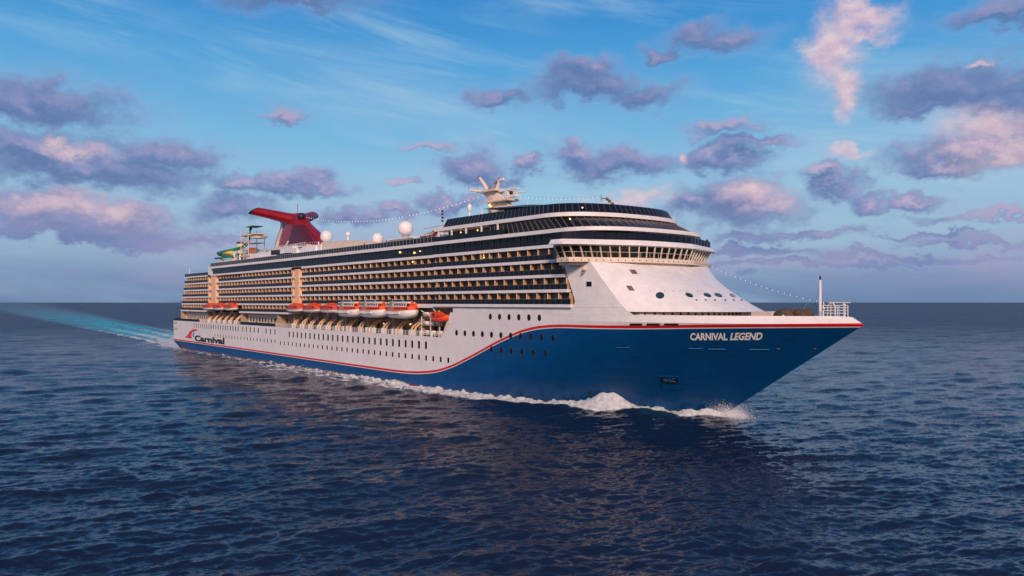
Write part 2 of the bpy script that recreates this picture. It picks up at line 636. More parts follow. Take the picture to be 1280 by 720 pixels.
for s in np.linspace(29.3, 79.8, 20): hull_put('hull_window', tall_me, s, 10.1)
for s in np.linspace(84.5, 98.8, 5): hull_put('hull_window', tall_me, s, 10.1)
for s in np.linspace(105.8, 113.2, 3): hull_put('hull_window', tall_me, s, 10.0)
for s in np.linspace(124.6, 202.2, 27): hull_put('hull_window', tall_me, s, 9.6)
for s in np.linspace(55, 113.2, 20): hull_put('small_hull_window', small_me, s, 7.0)
for s in np.linspace(117.7, 211.3, 32): hull_put('small_hull_window', small_me, s, 6.75)
for s in np.linspace(226.5, 241.8, 6): hull_put('porthole', port_me, s, 16.35)
for s in np.linspace(214.4, 245.6, 11): hull_put('porthole', port_me, s, 12.75)
for s in np.linspace(226.9, 243.1, 6): hull_put('porthole', port_me, s, 9.8)
# stern slots
for s in (1.2, 2.6, 4.2, 5.8):
    hull_put('stern_vent', small_me, s, 8.1)
for s in (1.6, 3.2, 4.8):
    hull_put('stern_vent', small_me, s, 10.6)

# slots, anchor pocket and rubbing pieces at the bow, found on the real hull surface


def plate(pix, tree, material, name, parent, off=.04, sub=1, thick=.05):
    ps = []
    for (x, y) in pix:
        l, n = hit(tree, x, y)
        if l is None:
            return None
        ps.append((l, n))
    nn = sum((n for l, n in ps), Vector()).normalized()
    m = MB().use(material)
    k = len(ps)
    vs = [l + nn * off for l, n in ps] + [l - nn * thick for l, n in ps]
    m.add(vs, [tuple(range(k))] + [(i, (i + 1) % k, k + (i + 1) % k, k + i) for i in range(k)])
    return m.build(name, parent=parent)


def rrect(x0, y0, x1, y1, r):
    out = []
    for cx, cy, a0 in ((x1 - r, y0 + r, -90), (x1 - r, y1 - r, 0), (x0 + r, y1 - r, 90), (x0 + r, y0 + r, 180)):
        for a in (0, 45, 90):
            out.append((cx + r * math.cos(R(a0 + a)), cy + r * math.sin(R(a0 + a))))
    return out


for x0, x1 in ((787, 803), (808, 825), (830, 848)):
    plate(rrect(x0, 404.3, x1, 406.9, 1.2), HB, drk, 'mooring_slot', hull)
plate([(824, 469.5), (848.5, 470), (850, 478), (851.5, 487), (828.5, 487.5), (826, 479)], HB, hm, 'anchor_pocket', hull, off=.12)
plate([(825.5, 471), (847.5, 471.5), (848.3, 478), (828, 477.5)], HB, mat('recess blue', (.003, .014, .035), .5), 'anchor_opening', hull, off=.16)
m = MB().use(mat('anchor grey', (.02, .06, .12), .5))
for a, bb in (((830, 473), (845, 476)), ((830, 476), (844, 472)), ((837, 472), (838, 477))):
    p0, n0 = hit(HB, *a); p1, n1 = hit(HB, *bb)
    m.tube([p0 + n0 * .3, p1 + n1 * .3], .12, 6)
m.build('anchor', parent=hull)
for x0, x1, y in ((861, 878, 435.4), (885, 907, 436.2), (937, 961, 436.6), (971, 975, 435.6), (771, 788, 434.3), (1017, 1020, 435.5)):
    l0, n0 = hit(HB, x0, y); l1, n1 = hit(HB, x1, y)
    if l0 and l1:
        MB().use(mat('hull ledge blue', (.02, .13, .30), .4)).tube([l0 + n0 * .05, l1 + n1 * .05], .10, 4, sq=True).build('rubbing_bar', parent=hull)
        cxm = (x0 + x1) / 2
        plate([(cxm - 3, y - 3.0), (cxm + 3, y - 3.0), (cxm + 3, y - 1.4), (cxm - 3, y - 1.4)], HB, drk, 'hull_vent', hull, off=.03)
for x, y in ((737, 491), (901, 503)):
    plate([(x - 2.5, y - 1.5), (x + 2.5, y - 1.5), (x + 1.5, y + 1.5), (x - 2, y + 1.5)], HB, drk, 'hull_vent', hull, off=.03)


# lettering laid on the hull plating
def text_mesh(body, shear=0., off=0., sx=1.):
    cu = bpy.data.curves.new('t', 'FONT')
    cu.body = body; cu.size = 1.0; cu.shear = shear; cu.offset = off; cu.resolution_u = 3
    ob = bpy.data.objects.new('t', cu); COL.objects.link(ob)
    dg = bpy.context.evaluated_depsgraph_get(); dg.update()
    me = bpy.data.meshes.new_from_object(ob.evaluated_get(dg))
    vs = [(v.co.x * sx, v.co.y) for v in me.vertices]; fs = [list(p.vertices) for p in me.polygons]
    bpy.data.objects.remove(ob); bpy.data.curves.remove(cu)
    return vs, fs


def hull_text(parts, p0, p1, capz, material, name, off=.05, bold=.03, lean=0.):
    """parts: list of (body, shear, gap); p0/p1 baseline ends (s, z)"""
    allv = []; allf = []; x = 0
    for body, shear, gap in parts:
        vs, fs = text_mesh(body, shear, bold)
        mx = max(v[0] for v in vs); mn = min(v[0] for v in vs)
        bidx = len(allv)
        allv += [(v[0] - mn + x, v[1]) for v in vs]
        allf += [[bidx + i for i in f] for f in fs]
        x += mx - mn + gap
    wdt = max(v[0] for v in allv)
    hgt = .73
    bt = bmesh.new()
    vv = [bt.verts.new((u, w, 0)) for u, w in allv]
    for f in allf:
        try: bt.faces.new([vv[i] for i in f])
        except ValueError: pass
    bmesh.ops.triangulate(bt, faces=bt.faces)
    bmesh.ops.subdivide_edges(bt, edges=bt.edges, cuts=2, use_grid_fill=True)
    bt.verts.index_update()
    allv = [(v.co.x, v.co.y) for v in bt.verts]; allf = [[v.index for v in f.verts] for f in bt.faces]
    bt.free()
    m = MB().use(material)
    out = []
    for u, w in allv:
        s = p0[0] + (p1[0] - p0[0]) * u / wdt
        z = p0[1] + (p1[1] - p0[1]) * u / wdt + w / hgt * capz
        s += lean * w / hgt * capz
        out.append((s, -hb(s, z) - off - .03, z))
    m.add(out, allf)
    return m.build(name, parent=hull, recalc=False)


l0, n0 = hit(HB, 863.2, 425.0); l1, n1 = hit(HB, 953.5, 424.6)
def px_of(s_, z_):
    v_ = Vector((s_, -hb(s_, z_), z_)) - CAM
    return 640 + 1000 * v_.dot(RGT) / v_.dot(FWD)


sm_, zm_ = (l0.x + l1.x) / 2, (l0.z + l1.z) / 2 + .5
lean_ = -(px_of(sm_, zm_ + .5) - px_of(sm_, zm_ - .5)) / (px_of(sm_ + .5, zm_) - px_of(sm_ - .5, zm_))
hull_text([('CARNIVAL', 0, .28), ('LEGEND', .28, 0)], (l0.x, l0.z), (l1.x, l1.z), 1.14, letw, 'ship_name', bold=.034, lean=lean_)
a = ony(243.5, 425.8, -16); c = ony(280.8, 430.0, -16)
serif = hull_text([('Carnival', 0, 0)], (a.x, a.z), (c.x, c.z), 2.2, blackp, 'company_name', bold=.045)


def hull_shape(pix, material, name, off=.06, y=-16.0):
    m = MB().use(material)
    vs = []
    for x, yy in pix:
        p = ony(x, yy, y); vs.append((p.x, y - off, p.z))
    m.add(vs, [tuple(range(len(vs)))])
    return m.build(name, parent=hull, recalc=False)


hull_shape([(231.0, 421.8), (233.5, 420.0), (235.5, 417.5), (237.0, 415.0), (236.0, 414.6), (238.5, 413.6), (240.5, 412.0), (242.5, 411.2), (246.0, 411.6), (246.8, 413.3), (243.2, 413.6), (240.6, 415.2), (239.4, 417.4), (239.2, 420.0), (240.2, 423.2)], letred, 'logo_red_shape')
hull_shape([(240.8, 420.5), (240.8, 417.8), (242.0, 415.6), (244.0, 414.2), (243.0, 416.2), (242.4, 418.4), (242.6, 421.0)], mat('logo blue', (.03, .30, .55), .4), 'logo_blue_shape')

# ------------------------------------------------------------------ decks
L = [15.6, 18.3, 21.0, 23.7, 26.4, 29.1, 31.8, 34.75]

# boat deck with recessed wall
m = MB().use(deckm).box(.2, 214, -15.9, 15.9, 11.35, 11.55)
bd = m.build('boat_deck', parent=ship)
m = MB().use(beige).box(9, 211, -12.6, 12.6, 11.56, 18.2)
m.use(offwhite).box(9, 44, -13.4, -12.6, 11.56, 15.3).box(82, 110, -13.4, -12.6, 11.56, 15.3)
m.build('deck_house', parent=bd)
wmd = MB().use(glass).box(-.6, .6, -.04, 0, -.7, .7)
wmd.use(offwhite).box(-.7, .7, -.02, 0, -.8, .8)
wo_ = wmd.build('deck_window'); dw_me = wo_.data; bpy.data.objects.remove(wo_)
dm_ = MB().use(rust).box(-.5, .5, -.06, 0, -1.05, 1.05).use(tan).box(-.62, .62, -.03, 0, -1.1, 1.16)
do_ = dm_.build('deck_door'); dd_me = do_.data; bpy.data.objects.remove(do_)
x = 12.
k = 0
while x < 210:
    yy = -13.42 if (9 < x < 43 or 83 < x < 109) else -12.62
    inst('deck_door' if k % 4 == 1 else 'deck_window', dd_me if k % 4 == 1 else dw_me, (x, yy, 12.75 if k % 4 == 1 else 13.4), bd)
    x += 2.7; k += 1
# rails of the boat deck
m = MB().use(navy).box(.3, 36, -15.95, -15.85, 11.6, 12.6).box(82, 113, -15.95, -15.85, 11.6, 12.6)
m.box(.3, .4, -15.85, 15.85, 11.6, 12.6)
m.build('deck_screen', parent=bd)
m = MB().use(white)
for z in (11.95, 12.3, 12.65):
    m.tube([(36, -15.9, z), (82, -15.9, z)], .04, 4); m.tube([(113, -15.9, z), (208, -15.9, z)], .04, 4)
for x in np.arange(36, 208, 1.6):
    if 82 < x < 113: continue
    m.box(x, x + .08, -15.95, -15.87, 11.6, 12.65)
m.build('deck_rail', parent=bd)
# stern columns and cross bulkheads
m = MB().use(mat('buff bulkhead', (.40, .29, .21), .6))
for x in (8.6, 43.5, 80.5, 113.5, 126, 160.5, 173, 186, 199.5):
    m.box(x, x + .45, -15.4, -12.6, 11.56, 15.4)
build_each(m, 'bulkhead', bd)

# stern row ends shift as the stern slopes
SECT = [  # s0, s1, lowest level index, y of side
    (8.3, 44.2, 0, -15.4),
    (57.0, 80.0, 1, -15.4),
    (80.0, 125.5, 0, -15.8),
    (133.2, 205.8, 1, -15.8),
    (205.8, 251.2, 1, -16.5)]
PITCH = 3.04
dmesh = MB().use(divm).box(-.06, .06, .22, .95, 0, 1.98)
dmesh.use(offwhite).box(-.065, .065, .16, .22, 0, 2.1)
dobj = dmesh.build('balcony_divider'); div_me = dobj.data; bpy.data.objects.remove(dobj)
gm = MB().use(doorg).box(-.85, .85, -.03, .0, 0, 1.9).use(mull).box(-.95, -.85, -.07, 0, 0, 2.0).box(.85, .95, -.07, 0, 0, 2.0).box(-.85, .85, -.05, 0, 1.9, 2.0).box(-.04, .04, -.05, 0, 0, 1.9)
gobj = gm.build('balcony_door'); door_me = gobj.data; bpy.data.objects.remove(gobj)
door_var = []
for cc, ww in (((.34, .32, .27), .5), ((.05, .06, .055), .85), ((.22, .23, .2), .3), ((.10, .11, .10), .85)):
    gm = MB().use(doorg).box(-.85, .85, -.03, .0, 0, 1.9).use(mull).box(-.95, -.85, -.07, 0, 0, 2.0).box(.85, .95, -.07, 0, 0, 2.0).box(-.85, .85, -.05, 0, 1.9, 2.0).box(-.04, .04, -.05, 0, 0, 1.9)
    gm.use(mat('curtain %.2f' % cc[0], cc, .7)).box(-.84, -.84 + ww, -.045, -.03, .05, 1.88).box(.84 - ww * .6, .84, -.045, -.03, .05, 1.88)
    ob_ = gm.build('balcony_door'); door_var.append(ob_.data); bpy.data.objects.remove(ob_)
rv = random.Random(3)
divs = []
for (s0, s1, lo, ys) in SECT:
    for lv in range(lo, 5):
        z = L[lv]
        a0 = s0 + (lv * 1.35 if s0 < 9 else 0)
        a1 = s1
        if s1 > 250:
            a1 = 250.9 - max(0, lv - 1) * .92
        o = MB().use(white)
        o.box(a0, a1, ys, 0, z, z + .55).box(a0, a1, 0, -ys, z, z + .55)
        slab = o.build('balcony_deck', parent=ship)
        r = MB().use(navy)
        r.box(a0 + .05, a1 - .05, ys + .03, ys + .08, z + .56, z + 1.46)
        MB().use(navy).box(a0 + .05, a1 - .05, -ys - .08, -ys - .03, z + .56, z + 1.46).build('balcony_glass', parent=slab)
        if s0 < 9:
            MB().use(navy).box(a0 + .03, a0 + .08, ys + .1, -ys - .1, z + .56, z + 1.46).build('balcony_glass', parent=slab)
        r.use(mull)
        r.box(a0, a1, ys - .02, ys + .10, z + 1.46, z + 1.53)
        for i in range(int((a1 - a0) / 1.52)):
            r.box(a0 + i * 1.52, a0 + i * 1.52 + .05, ys + .01, ys + .025, z + .56, z + 1.46)
        r.build('balcony_glass', parent=slab)
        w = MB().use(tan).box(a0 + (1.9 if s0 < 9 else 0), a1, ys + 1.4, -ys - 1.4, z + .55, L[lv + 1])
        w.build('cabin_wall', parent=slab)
        n = int((a1 - a0 - .3) / PITCH)
        for i in range(n + 1):
            x = a1 - .35 - i * PITCH
            if x < a0 + .1: break
            divs.append((x, ys, z + .55, slab))
MAXI = 100
divs.sort(key=lambda d: -d[0])
rest = MB(); restd = MB()
for i, (x, ys, z, slab) in enumerate(divs):
    jx = x
    if i < MAXI:
        inst('balcony_divider', div_me, (jx, ys, z), slab)
        inst('balcony_door', rv.choice(door_var + [door_me]), (jx - PITCH / 2, ys + 1.4, z), slab)
    else:
        rest.use(divm).box(jx - .06, jx + .06, ys + .22, ys + .95, z, z + 1.98)
        rest.use(white).box(jx - .075, jx + .075, ys + .14, ys + .22, z, z + 2.1)
        rest.use(divm).box(jx - .5, jx - .2, ys + 1.3, ys + 1.395, z, z + 2.0)
        restd.use(doorg).box(jx - PITCH / 2 - .85, jx - PITCH / 2 + .85, ys + 1.33, ys + 1.39, z, z + 1.95)
tag(rest.build('balcony_divider', parent=ship), kind='stuff')
tag(restd.build('balcony_door', parent=ship), kind='stuff')
# core between sections
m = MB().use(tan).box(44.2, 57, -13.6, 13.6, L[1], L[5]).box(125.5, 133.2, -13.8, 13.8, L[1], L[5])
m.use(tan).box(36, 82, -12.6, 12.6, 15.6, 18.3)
m.build('inner_wall', parent=ship)

# stair towers between the balcony blocks
for (a0, a1, ys) in ((44.4, 56.8, -15.5), (125.7, 133.0, -15.9)):
    w = a1 - a0
    tw = MB().use(peach).box(a0 + w * .36, a0 + w * .78, ys - .1, -12, 18.8, 29.0)
    tw.box(a0, a0 + .5, ys + .3, -12, 18.8, 29.0).box(a1 - .5, a1, ys + .6, -12, 18.8, 29.0)
    t_ = tw.build('stair_tower', parent=ship)
    for z in L[1:5]:
        MB().use(doorg).box(a0 + .7, a0 + w * .34, -13.9, -13.8, z + .6, z + 2.2).build('tower_window', parent=t_)
        MB().use(white).box(a0, a1, ys, -13, z + 2.7 - .001, z + 3.22).build('tower_ledge', parent=t_)

# ------------------------------------------------------------------ rounded front outlines


def plan(c, b, Lr, n, aft, ns=22):
    """closed outline with rounded forward end; starboard (-y) first"""
    out = [(aft, -b)]
    for i in range(ns + 1):
        th = math.pi / 2 * i / ns
        yy = b * math.cos(th) ** (2 / n)
        xx = c - Lr + Lr * math.sin(th) ** (2 / n)
        out.append((xx, -yy))
    for i in range(ns - 1, -1, -1):
        th = math.pi / 2 * i / ns
        out.append((c - Lr + Lr * math.sin(th) ** (2 / n), b * math.cos(th) ** (2 / n)))
    out.append((aft, b))
    return out


def glass_band(name, lo, hi, z0, z1, parent, mt=glass, every=1, mm=mull, skip_aft=True, th=.06, seg=None):
    """tinted glass wall between two outlines, with mullions standing proud"""
    m = MB().use(mt)
    n = len(lo)
    vs = [(x, y, z0) for x, y in lo] + [(x, y, z1) for x, y in hi]
    m.add(vs, [(i, i + 1, n + i + 1, n + i) for i in range(n - 1)])
    k = m.use(mm)
    acc = [0]
    for i in range(1, n):
        acc.append(acc[-1] + math.dist(lo[i], lo[i - 1]))
    d = .4
    step = seg or 1.5
    while d < acc[-1]:
        i = max(j for j in range(n - 1) if acc[j] <= d)
        f = (d - acc[i]) / (acc[i + 1] - acc[i])
        A = Vector((*[lo[i][q_] * (1 - f) + lo[i + 1][q_] * f for q_ in (0, 1)], z0))
        B = Vector((*[hi[i][q_] * (1 - f) + hi[i + 1][q_] * f for q_ in (0, 1)], z1))
        tx = Vector((lo[i + 1][0] - lo[i][0], lo[i + 1][1] - lo[i][1], 0)).normalized()
        nrm = Vector((tx.y, -tx.x, 0))
        k.tube([A + nrm * .05, B + nrm * .05], th, 4, sq=True)
        d += step
    return m.build(name, parent=parent, recalc=False)


def resample(poly, n=90):
    acc = [0]
    for i in range(1, len(poly)):
        acc.append(acc[-1] + math.dist(poly[i], poly[i - 1]))
    out = []
    for j in range(n):
        d = acc[-1] * j / (n - 1)
        i = min(len(poly) - 2, max(q_ for q_ in range(len(poly)) if acc[q_] <= d + 1e-9))
        f = (d - acc[i]) / max(1e-9, acc[i + 1] - acc[i])
        out.append((poly[i][0] * (1 - f) + poly[i + 1][0] * f, poly[i][1] * (1 - f) + poly[i + 1][1] * f))
    return out


# L5 slab (floor of the lido) and dark glass between L5 and L6
m = MB().use(white)
m.prism(plan(250.0, 16.5, 4, 3, 205.8), L[5], L[5] + .6)
m.box(49, 205.8, -15.9, 15.9, L[5], L[5] + .6)
m.box(14.3, 49, -15.5, 15.5, L[5], L[5] + .5)
l5 = m.build('lido_deck', parent=ship)
m = MB().use(glass).box(49.4, 205.8, -15.2, 15.2, L[5] + .6, L[6])
k = m.use(blackp)
for x in np.arange(50, 205, 1.9):
    k.box(x, x + .07, -15.25, -15.19, L[5] + .6, L[6])
m.build('window_wall', parent=l5)
lo = plan(250.5, 15.6, 8, 3, 205.8)
glass_band('window_wall', lo, lo, L[5] + .6, L[6], l5, seg=2.1, mm=blackp)
m = MB().use(white).box(44.4, 49.2, -15.3, 15.3, L[5] + .5, 33.0)
m.build('screen_wall', parent=ship)
# aft terrace rail
m = MB().use(navy).box(14.4, 44.4, -15.45, -15.38, L[5] + .5, L[5] + 1.6).box(14.4, 44.4, 15.38, 15.45, L[5] + .5, L[5] + 1.6).box(14.4, 14.5, -15.4, 15.4, L[5] + .5, L[5] + 1.6)
m.build('windscreen', parent=l5)
m = MB().use(navy).box(36, 42, -12, -4, L[5] + .5, L[5] + 2.6).use(white).box(35.6, 42.4, -12.3, -3.7, L[5] + 2.6, L[5] + 2.75)
m.build('shelter', parent=l5)
MB().use(white).tube([(16, -14, L[5] + .5), (16, -14, L[5] + 4)], .1, 6).build('flag_pole', parent=l5)

# L6 open deck with windscreens
m = MB().use(white)
m.box(49.2, 205.8, -16.0, 16.0, L[6], L[6] + .75)
m.prism(plan(258.2, 16.6, 10, 2.6, 205.8), L[6] - .02, L[6] + .66)
l6 = m.build('sun_deck', parent=ship)
m = MB().use(navy).box(49.3, 206, -15.95, -15.88, L[6] + .75, L[6] + 1.95).box(49.3, 206, 15.88, 15.95, L[6] + .75, L[6] + 1.95)
m.use(steel)
for x in np.arange(49.3, 206, 1.55):
    m.box(x, x + .07, -16.0, -15.95, L[6] + .75, L[6] + 1.98)
m.box(49.3, 206, -16.0, -15.86, L[6] + 1.95, L[6] + 2.02)
m.build('windscreen', parent=l6)
# forward part of the sun deck: rail, posts, inner beige wall
m = MB().use(navy).box(206, 232, -16.55, -16.48, L[6] + .66, L[6] + 1.7)
m.build('windscreen', parent=l6)
m = MB().use(tan).box(207, 232, -13.2, 13.2, L[6] + .66, L[7])
m.build('inner_wall', parent=l6)
m = MB().use(white)
for x in (207.5, 212.6, 218, 223.5, 229):
    m.box(x, x + .28, -16.3, -16.0, L[6] + .66, L[7])
build_each(m, 'deck_post', l6)
# glazing of the spa front, leaning back
lo = resample(plan(257.2, 15.9, 9.5, 2.6, 226))
hi = resample(plan(252.4, 15.9, 9.5, 2.4, 226))
glass_band('observation_glass', lo, hi, L[6] + .66, L[7] + .02, l6, seg=1.55, th=.085)

# L7 canopy and top windscreen
m = MB().use(white)
m.prism(plan(252.9, 16.3, 10, 2.4, 206), L[7], L[7] + .72)
m.add([(201.5, -12, L[7] + .9), (206, -16.3, L[7]), (206, -10, L[7]), (206, -16.3, L[7] + .7), (206, -10, L[7] + .7)], [(0, 1, 2), (0, 3, 4), (0, 1, 3), (0, 2, 4)])
l7 = m.build('top_deck', parent=ship)
lo = resample(plan(252.2, 15.7, 9.5, 2.4, 208.5))
hi = resample(plan(251.0, 15.2, 9.5, 2.4, 209.6))
glass_band('windscreen', lo, hi, L[7] + .72, L[7] + 2.55, l7, mt=navy, seg=1.25, th=.05, mm=grey2)
m = MB().use(tan).box(214, 243, -9, 9, L[7] + .72, L[7] + 2.4)
m.build('top_house', parent=l7)
# mesh canopy / nets over the sports court
m = MB().use(netm)
P_ = [(218, -12, 39.0), (226, -6, 39.6), (233, -6, 38.9), (245, -10, 37.6), (226, 6, 39.6), (218, 10, 39.2), (240, 6, 38.5), (234, -13, 37.9)]
m.add(P_, [(0, 1, 4, 5), (1, 2, 6, 4), (0, 7, 2, 1), (7, 3, 2), (2, 3, 6)])
m.build('sports_net', parent=l7, recalc=False)
m = MB().use(white)
for p in ((218, -12, 39.0), (226, -6, 40.0), (245, -10, 37.8), (232, 6, 39.9), (218, 10, 39.2)):
    m.tube([(p[0], p[1], 35.4), p], .16, 6)
build_each(m, 'net_post', l7)

# ------------------------------------------------------------------ front superstructure


def sc(z):
    if z < 18.3:
        return 264.4 - (z - 17.05) * 1.7
    return 262.3 - (z - 18.3) * (6.6 / 7.3)


def sf(z):
    q_ = (z - 17.5) / 8.6
    return 277.2 - 19.0 * q_ ** .92 if q_ > 0 else 277.2


def sleft(z):
    if z <= 18.31: return 213
    if z < 19.6: return 250.9 + .6 * math.sin((z - 18.3) / 1.3 * math.pi / 2)
    return 251.5 - (z - 19.6) * .46


m = MB().use(white)
for sgn in (-1, 1):
    for zz in ([17.05, 17.6, 18.3], [18.32] + list(np.linspace(18.7, 26.3, 12))):
        rs = []
        for z in zz:
            a0, a1 = sleft(z), sc(z)
            rs.append([(a0 + (a1 - a0) * i / 14, sgn * (hb(a0 + (a1 - a0) * i / 14, 17.0) + .01), z) for i in range(15)])
        m.rings(rs, closed=False, cap=False)
m.use(white, True)
zf = list(np.linspace(17.66, 26.3, 16))
rs = []
for z in zf:
    yc = hb(sc(z), 17.0) + .01
    rr = []
    for i in range(41):
        y = yc * math.sin(math.pi / 2 * (i - 20) / 20)
        rr.append((sf(z) - (abs(y) / yc) ** 2.3 * (sf(z) - sc(z)), y, z))
    rs.append(rr)
m.rings(rs, closed=False, cap=False)
front = m.build('superstructure_front', parent=ship)
FB = bvh(front)
fp = white.copy(); fp.name = 'front paint'
q = NG(fp.node_tree); b = q.n['Principled BSDF']
t = q.new('ShaderNodeTexCoord'); sp = q.new('ShaderNodeSeparateXYZ'); q.l.new(t.outputs['Object'], sp.inputs[0])
br = q.new('ShaderNodeTexBrick'); br.inputs['Scale'].default_value = .16; br.inputs['Mortar Size'].default_value = .006
q.l.new(q.comb(q.m('SUBTRACT', sp.outputs[0], sp.outputs[1]), sp.outputs[2], 0), br.inputs['Vector'])
bp = q.new('ShaderNodeBump'); bp.inputs['Strength'].default_value = .35; bp.inputs['Distance'].default_value = .2
q.l.new(q.m('ADD', q.m('MULTIPLY', br.outputs['Fac'], -.4), q.noise(t.outputs['Object'], .5, 3, .5)), bp.inputs['Height']); q.l.new(bp.outputs[0], b.inputs['Normal'])
front.data.materials[0] = fp
# lintel edge of the gallery and its beige recess
m = MB().use(deckm)
pl = [(s, -max(.05, hb(s, 15.9) - .35)) for s in np.linspace(255, 292.6, 70)]
m.prism(pl + [(x, -y) for x, y in reversed(pl)], 15.9, 15.98)
fd = m.build('foredeck', parent=ship)
m = MB().use(offwhite)
rr0 = [(264.3 + (sf(17.5) - 3 - 264.3) * (1 - (abs(y) / 13.5) ** 2.3), y) for y in np.linspace(-13.4, 13.4, 30)]
m.prism([(255, -13.4)] + rr0 + [(255, 13.4)], 15.98, 17.9)
m.use(tan)
for y in np.linspace(-13, 0, 16):
    x = 264.3 + (sf(17.5) - 3 - 264.3) * (1 - (abs(y) / 13.5) ** 2.3)
    m.box(x, x + .25, y - .1, y + .1, 15.98, 17.7)
m.build('gallery_wall', parent=fd)
m = MB().use(offwhite).box(277.6, 281.2, -1.5, 2.5, 15.98, 17.75)
m.build('deck_locker', parent=fd)

# windows of the front
plate([(732.6, 351.4), (740.3, 351.4), (740.3, 358.7), (732.6, 358.7)], FB, white, 'front_window_frame', front, off=.03)
plate([(733.2, 352.0), (739.7, 352.0), (739.7, 358.1), (733.2, 358.1)], FB, glass, 'front_window', front, off=.06)
for pts_ in ([(786.5, 337.2), (793.5, 337.2), (797.2, 342.5), (790.2, 342.5)], [(782.5, 357.3), (789.0, 357.3), (793.5, 363.2), (786.8, 363.2)]):
    plate(pts_, FB, mull, 'front_window', front, off=.05)


def ell(cx, cy, rx, ry, sh=0, n=18):
    return [(cx + rx * math.cos(2 * math.pi * k / n) + sh * ry * math.sin(2 * math.pi * k / n), cy + ry * math.sin(2 * math.pi * k / n)) for k in range(n)]


pg = mat('front porthole glass', (.015, .05, .06), .1)
for cx, cy, rx, ry, sh in ((825, 369.6, 5.4, 4.1, 0), (861.5, 369.3, 4.2, 2.9, .95), (884.2, 369.4, 4.2, 2.7, .95), (897.8, 369.4, 4.2, 2.7, .95), (915.5, 369.8, 3.2, 2.4, .8)):
    o_ = plate(ell(cx, cy, rx + .7, ry + .5, sh), FB, white, 'porthole_rim', front, off=.05)
    if o_ is None:
        l_, n_ = hit(FB, cx - 2, cy)
        print('porthole miss', cx)
    plate(ell(cx, cy, rx, ry, sh), FB, pg, 'front_porthole', front, off=.09)
for cx in (870.5, 882, 893.5, 906.5, 917, 927):
    plate([(cx - 1.5, 374.3), (cx + .6, 374.3), (cx + 1.8, 376), (cx - .2, 376)], FB, tan, 'front_vent', front, off=.05)
for cx in (813, 831, 842, 850, 858, 872):
    plate([(cx - .5, 363.5), (cx + .5, 363.5), (cx + .5, 364.4), (cx - .5, 364.4)], FB, grey, 'front_vent', front, off=.05)

# ------------------------------------------------------------------ bridge


def bplan(half, cfront, off=0.):
    p = [(half, 0), (half, 253.4 - 253.3), (half - 2.4, 1.45), (half * .36, 5.75), (half * .18, 6.15), (0, 6.3)]
    base_ = 253.3 + off
    st = [(250.2 + off * .3, -half)] + [(base_ + (b_), -a_) for a_, b_ in p[1:]]
    pt = [(x, -y) for x, y in reversed(st[:-1])]
    return st + pt


m = MB().use(white)
roof = bplan(20.9, 259.6)
inner = bplan(20.5, 259.6, -.35)
m.prism(resample(bplan(20.9, 0), 60), 29.17, 29.42, resample(bplan(20.9, 0), 60))
m.prism(resample(bplan(20.9, 0), 60), 29.42, 30.1, resample(bplan(20.2, 0, -.6), 60))
bridge = MB().use(offwhite)
bridge.prism(resample(bplan(19.1, 0), 60), 26.2, 26.95)
bridge.prism(resample(bplan(18.3, 0, -.9), 60), 25.7, 26.2)
bridge = bridge.build('bridge', parent=ship)
rf = m.build('bridge_roof', parent=bridge)
# back structure of the wings
m = MB().use(drk)
m.prism([(240, -16), (247, -16), (247, 16), (240, 16)], 26.3, 29.1)
m.prism(resample([(252.6, -16.5), (252.6, -16), (257, -6), (257.5, 0), (257, 6), (252.6, 16), (252.6, 16.5)], 30), 26.96, 27.9)
m.build('bridge_interior', parent=bridge)
MB().use(tan).prism([(248.0, -18.0), (250.0, -18.0), (250.0, 18.0), (248.0, 18.0)], 26.96, 29.16).build('bridge_back_wall', parent=bridge)
lo = bplan(18.2, 0, -1.0); hi = bplan(19.6, 0, -.35)


def at_len(poly, d):
    acc = 0
    for i in range(len(poly) - 1):
        l_ = math.dist(poly[i], poly[i + 1])
        if acc + l_ >= d:
            f = (d - acc) / l_
            return (poly[i][0] * (1 - f) + poly[i + 1][0] * f, poly[i][1] * (1 - f) + poly[i + 1][1] * f)
        acc += l_
    return poly[-1]


tl = sum(math.dist(lo[i], lo[i + 1]) for i in range(len(lo) - 1)); th_ = sum(math.dist(hi[i], hi[i + 1]) for i in range(len(hi) - 1))
# pane divisions: narrow at the wing ends, wide across the front
NP = 26
for i in range(NP):
    f0, f1 = i / NP, (i + 1) / NP
    a0 = at_len(lo, tl * f0); a1 = at_len(lo, tl * f1); b0 = at_len(hi, th_ * f0); b1 = at_len(hi, th_ * f1)
    e_ = .09
    A0 = Vector((*a0, 26.97)); A1 = Vector((*a1, 26.97)); B0 = Vector((*b0, 29.16)); B1 = Vector((*b1, 29.16))
    gm_ = bpy.data.materials.get('bridge glass')
    if gm_ is None:
        gm_ = bpy.data.materials.new('bridge glass'); gm_.use_nodes = True
        bb = gm_.node_tree.nodes['Principled BSDF']
        bb.inputs['Base Color'].default_value = (.01, .014, .014, 1); bb.inputs['Roughness'].default_value = .06
        bb.inputs['Alpha'].default_value = .72
    pn_ = MB().use(gm_)
    pn_.add([A0.lerp(A1, e_), A0.lerp(A1, 1 - e_), B0.lerp(B1, 1 - e_), B0.lerp(B1, e_)], [(0, 1, 2, 3)])
    pn_.build('bridge_window', parent=bridge, recalc=False)
mm_ = MB().use(offwhite)
for i in range(NP + 1):
    f0 = i / NP
    a0 = at_len(lo, tl * f0); b0 = at_len(hi, th_ * f0)
    mm_.tube([(a0[0], a0[1], 26.95), (b0[0], b0[1], 29.17)], .15, 4, sq=True)
